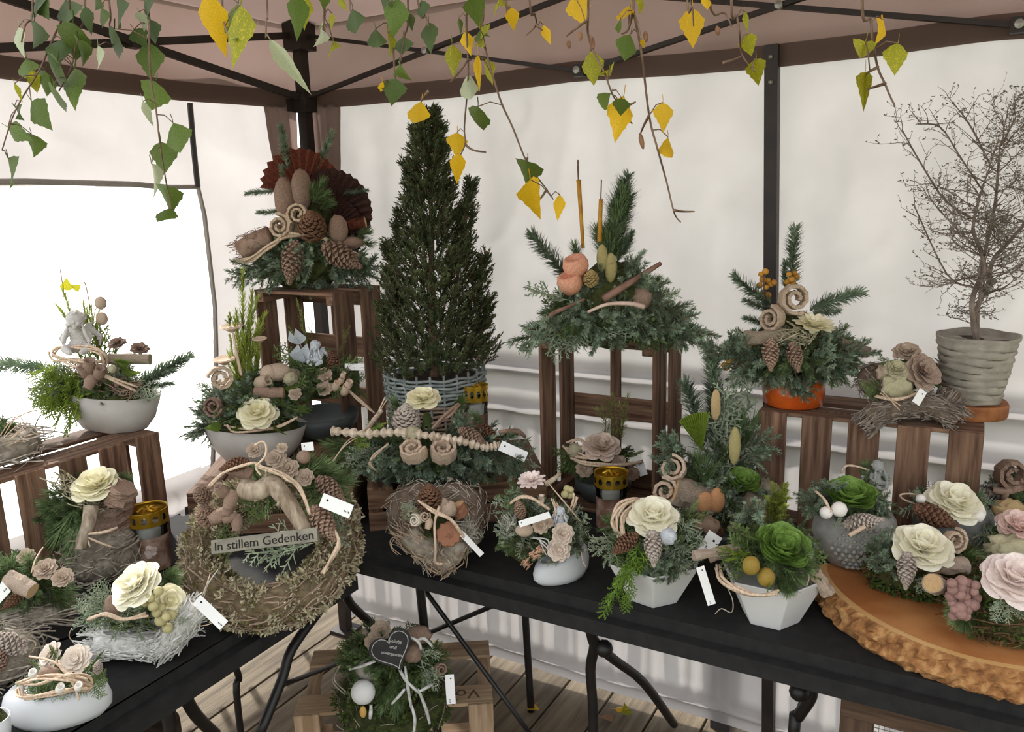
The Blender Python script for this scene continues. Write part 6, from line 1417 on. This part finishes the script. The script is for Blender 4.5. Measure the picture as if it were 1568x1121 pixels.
for p in (((608, 1015, .12), (620, 1040, .13), (645, 1064, .12)), ((620, 1020, .12), (624, 1050, .13), (630, 1085, .12)), ((640, 1055, .12), (652, 1085, .12), (658, 1108, .11)), ((630, 1080, .12), (635, 1100, .12), (634, 1121, .12)), ((535, 1025, .08), (555, 1020, .1), (575, 1012, .11)), ((625, 975, .08), (640, 982, .09), (645, 995, .09)), ((640, 980, .09), (650, 978, .09), (662, 990, .08)), ((600, 1078, .12), (612, 1065, .13), (620, 1055, .13)), ((640, 1060, .12), (655, 1052, .12), (662, 1048, .11))): A.vine(p, 5, 1, m=WHTWIG); 
A.cedar(583, 965, 30, .03, m=PODW); A.cedar(572, 982, 26, .05, m=PODW); A.ball('pod', 640, 972, 34, .03, HUSK, (1.2, .8, .8), .2); A.ball('pod', 632, 1000, 28, .07, HUSK, amp=.2); A.curl(675, 1025, 22, .07, (.5, -.8, .3), HUSK); A.ball('dried_bud', 556, 1090, 14, .12, mat('ochre_bud', '#b58a44', '#cda45f', 30, .8), (.7, .7, 1.3)); A.tag(688, 1033, 691, 1078, 13, .08)
A.vine([(568, 1080, .12), (567, 1100, .12)], 6, 1, m=WHTWIG); A.vine([(520, 1020, .04), (512, 1040, .05), (530, 1062, .07)], 2.5, 2, 3, m=STRAW)

# wooden sieve frame with wire mesh, leaning on the right
o0 = hity(1290, 1058, -.62); o1 = hity(1600, 1122, -.62)
fr = empty('mesh_frame', (o0.x, -.62, 0), 'dark wooden frame with wire mesh standing under the long table', 'frame'); Fz = o0.z; Lx = .62; dk = mat('dark_frame_wood', '#3f2f22', '#5d4737', 6, .8, (1, 14, 14), .3, 20, var=.15); off = Vector((o0.x, -.62, 0))
board(fr, 'frame_board', (Lx/2, 0, Fz-.02), (Lx, .03, .04), dk); board(fr, 'frame_board', (Lx/2, 0, .02), (Lx, .03, .04), dk)
for x_ in (.0275, Lx-.0275): board(fr, 'frame_board', (x_, 0, Fz/2), (.055, .028, Fz-.08), dk)
mb = MB(); k = 0
xx = .055
while xx < Lx-.055: mb.box((xx, 0, Fz/2), (.0012, .0012, Fz-.08)); xx += .0085
zz = .04
while zz < Fz-.04: mb.box((Lx/2, .001, zz), (Lx-.11, .0012, .0012)); zz += .0085
obj('wire_mesh', mb, ALU, fr, kind='stuff')
# brown wooden block under the left table
q = hitz(222, 1121, .3); bx_ = empty('wooden_stool', (.58, q.y, 0), 'dark rounded wooden stool under the table by the window', 'stool'); bm_ = MB(); 
sx_ = hitx(228, 1104, .52); bx_.location = (.50, sx_.y-.05, 0); bm_.lathe([(0, sx_.z-.04), (.10, sx_.z-.04), (.11, sx_.z-.03), (.11, sx_.z-.008), (.10, sx_.z), (0, sx_.z)], 28); obj('seat', smooth(bm_.mesh('seat')), dk, bx_)
for k in range(3):
    a = k*2*pi/3+.4; m_ = MB(); m_.tube([(.06*cos(a), .06*sin(a), sx_.z-.035), (.1*cos(a), .1*sin(a), 0)], .014, 8); obj('leg', m_, dk, bx_)

# fallen leaves on the deck
for i, (x, y, L, mm_, lb) in enumerate(((820, 1082, .05, LY, 'fallen yellow birch leaf lying alone on the deck'), (942, 1089, .04, LY, 'small fallen ochre leaf beside a brown leaf on the deck'), (962, 1099, .045, LM, 'fallen yellow-brown leaf on the deck near the table leg'), (938, 1099, .05, CATK, 'curled brown fallen leaf on the deck'))):
    p = hitz(x, y, .004); me = lib(('leaf', i % 3), lambda: leaf_mesh(i)); o = obj('fallen_leaf', me, mm_, None, p+Vector((0, 0, .008)), (radians(82), 0, i*1.9), L); tag(o, lb, 'leaf')

# ======================================================= birch branches hanging in front
LEAF = {}
def birch(name, label, D, anchor, twigs, leaves, catkins=()):
    base = dist(anchor[0], anchor[1], D); base.z += .35
    r = empty(name, base, label, 'branch'); mm_ = D/FPX; R = random.Random(len(leaves)*3+int(D*100)); objs = []
    pts_all = []
    for tw in twigs:
        P = [dist(x, y, D+R.uniform(-.02, .02))-base for x, y in tw]
        if tw[0][1] <= 8: P = [Vector((P[0].x*.5, P[0].y*.5, -.02)), Vector((P[0].x*.9, P[0].y*.9, P[0].z*.55))]+P
        S = spline(P, 5); mb = MB(); K = len(S); mb.tube(S, [.0016*(1-.55*i/K) for i in range(K)], 5); o = obj('twig', smooth(mb.mesh('twig')), mat('birch_twig', '#5a4434', '#7c6350', 60, .8), r); objs.append((o, S))
    for (x0, y0, x1, y1, w, c) in leaves:
        p0 = dist(x0, y0, D+R.uniform(-.05, .04))-base; p1 = dist(x1, y1, D+R.uniform(-.04, .04))-base; L = (p1-p0).length; d = (p1-p0).normalized()
        v = R.randrange(7); me = lib(('bleaf', v), lambda: leaf_mesh(v+31))
        Wm = w*mm_*1.2; sx = max(.28, min(1.35, Wm/(L*.8)))
        # face roughly towards the open side
        nz = Vector((sin(YAW), -cos(YAW), 0))+Vector((R.uniform(-.35, .35), R.uniform(-.35, .35), R.uniform(-.2, .2))); yv = (nz-d*nz.dot(d)).normalized(); q = Matrix((yv.cross(d), yv, d)).transposed().to_quaternion()
        # nearest twig carries the leaf
        best = min(objs, key=lambda t: min((s-p0).length for s in t[1])) if objs else None
        par = best[0] if best else r; o = obj('leaf', me, {'g': LG, 'd': LGD, 'y': LY, 'm': LM, 'p': LP}[c], par, p0, q, (L*sx, L, L))
        if best:
            s = min(best[1], key=lambda s: (s-p0).length)
            if (s-p0).length > .004:
                mb = MB(); mb.tube([s, (s+p0)/2+Vector((0, 0, .004)), p0], .0006, 4); obj('leaf_stalk', mb, MATS['birch_twig'], par)
    for (x0, y0, x1, y1) in catkins:
        p0 = dist(x0, y0, D)-base; p1 = dist(x1, y1, D)-base; mb = MB(); mb.tube([p0, p0.lerp(p1, .3), p0.lerp(p1, .7), p1], [.001, .0026, .0024, .001], 7); best = min(objs, key=lambda t: min((s-p0).length for s in t[1])); obj('catkin', mb, CATK, best[0])
    return r
birch('birch_branch', 'dense hanging birch branch with green leaves in front of the open window', .95, (120, -5),
 [[(106, 0), (95, 30), (80, 61), (61, 106), (35, 148), (19, 180), (3, 230)], [(167, 0), (168, 40), (175, 70)], [(225, 0), (228, 60), (231, 122), (239, 167), (244, 212), (254, 276), (263, 321)], [(50, 0), (38, 40), (30, 80)], [(130, 0), (120, 50), (110, 100), (90, 140)]],
 [(55, -5, 62, 22, 40, 'd'), (53, 32, 56, 72, 32, 'd'), (28, 42, 27, 80, 14, 'p'), (112, 35, 113, 97, 45, 'g'), (130, 10, 138, 53, 18, 'd'), (88, 92, 82, 135, 45, 'g'), (114, 105, 106, 158, 30, 'g'), (40, 90, 42, 125, 28, 'g'), (80, 130, 93, 177, 32, 'g'), (148, -8, 147, 16, 22, 'd'), (155, 12, 160, 48, 18, 'g'), (178, -5, 184, 48, 26, 'd'), (175, 44, 174, 94, 30, 'd'), (222, -8, 228, 30, 38, 'd'), (212, 18, 225, 48, 24, 'p'), (205, 45, 225, 72, 26, 'd'), (228, 65, 232, 125, 36, 'g'), (238, 125, 228, 172, 46, 'g'), (265, 188, 281, 240, 36, 'g'), (246, 217, 254, 272, 40, 'g'), (232, 250, 243, 292, 20, 'p'), (255, 285, 263, 326, 34, 'g'), (262, 318, 240, 343, 28, 'g'), (22, 163, 38, 185, 20, 'd'), (48, 155, 75, 198, 36, 'g'), (12, 195, 45, 215, 26, 'g'), (48, 205, 58, 238, 34, 'g'), (12, 242, 22, 291, 38, 'g'), (22, 128, 32, 158, 10, 'm'), (150, 70, 154, 110, 14, 'p'), (219, 155, 233, 197, 12, 'p'), (50, 108, 58, 150, 18, 'm'), (62, -8, 66, 24, 34, 'd'), (95, 60, 80, 100, 34, 'd'), (100, 0, 108, 40, 36, 'd'), (120, 60, 128, 100, 26, 'g'), (70, 110, 66, 150, 30, 'g'), (90, 85, 94, 96, 14, 'y'), (230, 30, 240, 70, 22, 'd')])
birch('birch_branch', 'hanging birch twigs with dark green leaves before the tent corner', .8, (520, -5),
 [[(340, -4), (345, 40), (357, 70)], [(409, 0), (408, 30), (407, 58)], [(497, 0), (495, 25), (498, 50)], [(600, 0), (602, 60), (604, 118), (600, 135)], [(640, 0), (652, 25), (656, 40)], [(462, 0), (460, 15)], [(625, 0), (618, 60), (612, 100)], [(655, 140), (645, 155)], [(535, -4), (540, 14)]],
 [(318, -10, 342, 93, 40, 'y'), (368, 8, 357, 110, 40, 'm'), (365, 5, 362, 80, 34, 'g'), (455, -8, 456, 62, 28, 'g'), (468, -8, 466, 32, 22, 'm'), (413, 60, 476, 145, 12, 'p'), (498, -8, 495, 16, 14, 'g'), (520, -6, 531, 18, 10, 'm'), (540, 14, 546, 54, 27, 'd'), (490, 44, 488, 68, 12, 'p'), (510, 62, 506, 85, 8, 'm'), (594, -8, 582, 35, 30, 'd'), (610, -2, 600, 58, 32, 'g'), (575, 44, 582, 80, 25, 'd'), (594, 50, 596, 90, 14, 'm'), (618, 56, 616, 86, 26, 'd'), (626, 20, 630, 50, 14, 'd'), (645, 0, 648, 32, 20, 'd'), (656, 34, 656, 74, 24, 'd'), (613, 96, 618, 122, 10, 'g'), (605, 120, 600, 163, 32, 'd'), (586, 124, 590, 145, 9, 'y'), (645, 155, 637, 201, 30, 'y'), (508, 20, 506, 42, 8, 'm')])
birch('birch_branch', 'thin birch twigs with yellow and green leaves before the spruce tip', .9, (740, -5),
 [[(722, 0), (714, 25), (717, 112), (711, 193), (712, 221), (698, 250)], [(740, 0), (738, 40), (743, 74), (765, 150), (785, 195), (806, 247), (824, 273), (837, 290), (847, 305)], [(712, 221), (725, 230), (744, 233)], [(775, 0), (781, 12), (783, 20)], [(837, 290), (828, 303), (813, 316)], [(717, 90), (705, 108), (690, 125)], [(811, 0), (818, 20), (821, 38), (806, 54)], [(821, 38), (830, 46)]],
 [(722, -4, 735, 42, 28, 'g'), (765, -4, 761, 20, 18, 'm'), (783, 12, 787, 48, 18, 'y'), (712, 48, 720, 80, 18, 'y'), (735, 44, 735, 72, 27, 'm'), (740, 42, 742, 68, 20, 'g'), (692, 68, 695, 120, 24, 'm'), (718, 112, 722, 158, 14, 'p'), (743, 90, 756, 132, 18, 'm'), (732, 84, 734, 140, 7, 'y'), (732, 163, 734, 210, 32, 'g'), (700, 203, 700, 240, 28, 'y'), (702, 235, 700, 285, 20, 'y'), (808, 247, 808, 285, 38, 'g'), (812, 275, 819, 327, 34, 'y'), (857, 298, 854, 340, 16, 'y'), (832, 38, 844, 70, 12, 'y'), (703, 28, 706, 55, 8, 'g')])
birch('birch_branch', 'birch twig with catkins and golden leaves before the back tent wall', .82, (960, -5),
 [[(901, 0), (900, 48), (908, 77), (925, 110), (938, 145), (952, 165)], [(970, 0), (970, 16), (982, 80), (994, 177), (1006, 225), (1020, 276), (1030, 318), (1035, 332), (1042, 340)], [(1033, 322), (1045, 324), (1063, 324)], [(994, 177), (986, 192), (981, 204)], [(970, 16), (962, 45), (952, 52)], [(1052, -4), (1060, 12), (1062, 40)], [(1085, -4), (1110, 20), (1120, 40)], [(900, 30), (880, 45), (868, 55)], [(952, 160), (965, 160), (973, 156)], [(955, 175), (968, 189)]],
 [(880, -6, 895, 40, 34, 'y'), (905, 78, 911, 135, 30, 'm'), (934, 106, 935, 126, 24, 'm'), (935, 143, 922, 171, 22, 'g'), (955, 147, 946, 210, 35, 'y'), (952, 150, 950, 180, 22, 'g'), (950, 30, 953, 55, 14, 'g'), (965, 8, 962, 36, 14, 'y'), (965, 53, 955, 96, 30, 'g'), (981, -4, 982, 17, 8, 'm'), (1015, 157, 1017, 202, 26, 'y'), (1023, 210, 1026, 250, 9, 'y'), (1060, 12, 1061, 75, 34, 'y'), (1082, -5, 1083, 16, 14, 'y'), (982, 60, 987, 76, 6, 'y')],
 ((980, 204, 985, 228), (888, 48, 889, 62), (870, 62, 872, 74), (988, 48, 990, 64), (905, 55, 909, 74), (1098, 40, 1100, 54)))
birch('birch_branch', 'short birch twig with pale yellow-green leaves before the black side post', .76, (1145, -5),
 [[(1120, 0), (1128, 25), (1132, 48), (1136, 83), (1155, 109)], [(1108, 96), (1122, 92), (1136, 86)]], [(1145, 52, 1150, 86, 28, 'm'), (1141, 18, 1144, 50, 8, 'm'), (1158, 90, 1161, 131, 28, 'm')])
birch('birch_branch', 'single birch twig with four yellowing leaves hanging near the bare wiry shrub', .70, (1322, -5),
 [[(1320, 0), (1333, 29), (1336, 58), (1344, 103), (1355, 128), (1362, 145), (1370, 162)], [(1355, 128), (1340, 133), (1328, 137)], [(1344, 103), (1334, 108), (1325, 114)]], [(1351, 30, 1355, 58, 10, 'y'), (1325, 64, 1312, 108, 28, 'm'), (1375, 66, 1368, 117, 33, 'm'), (1325, 110, 1322, 168, 9, 'm')])
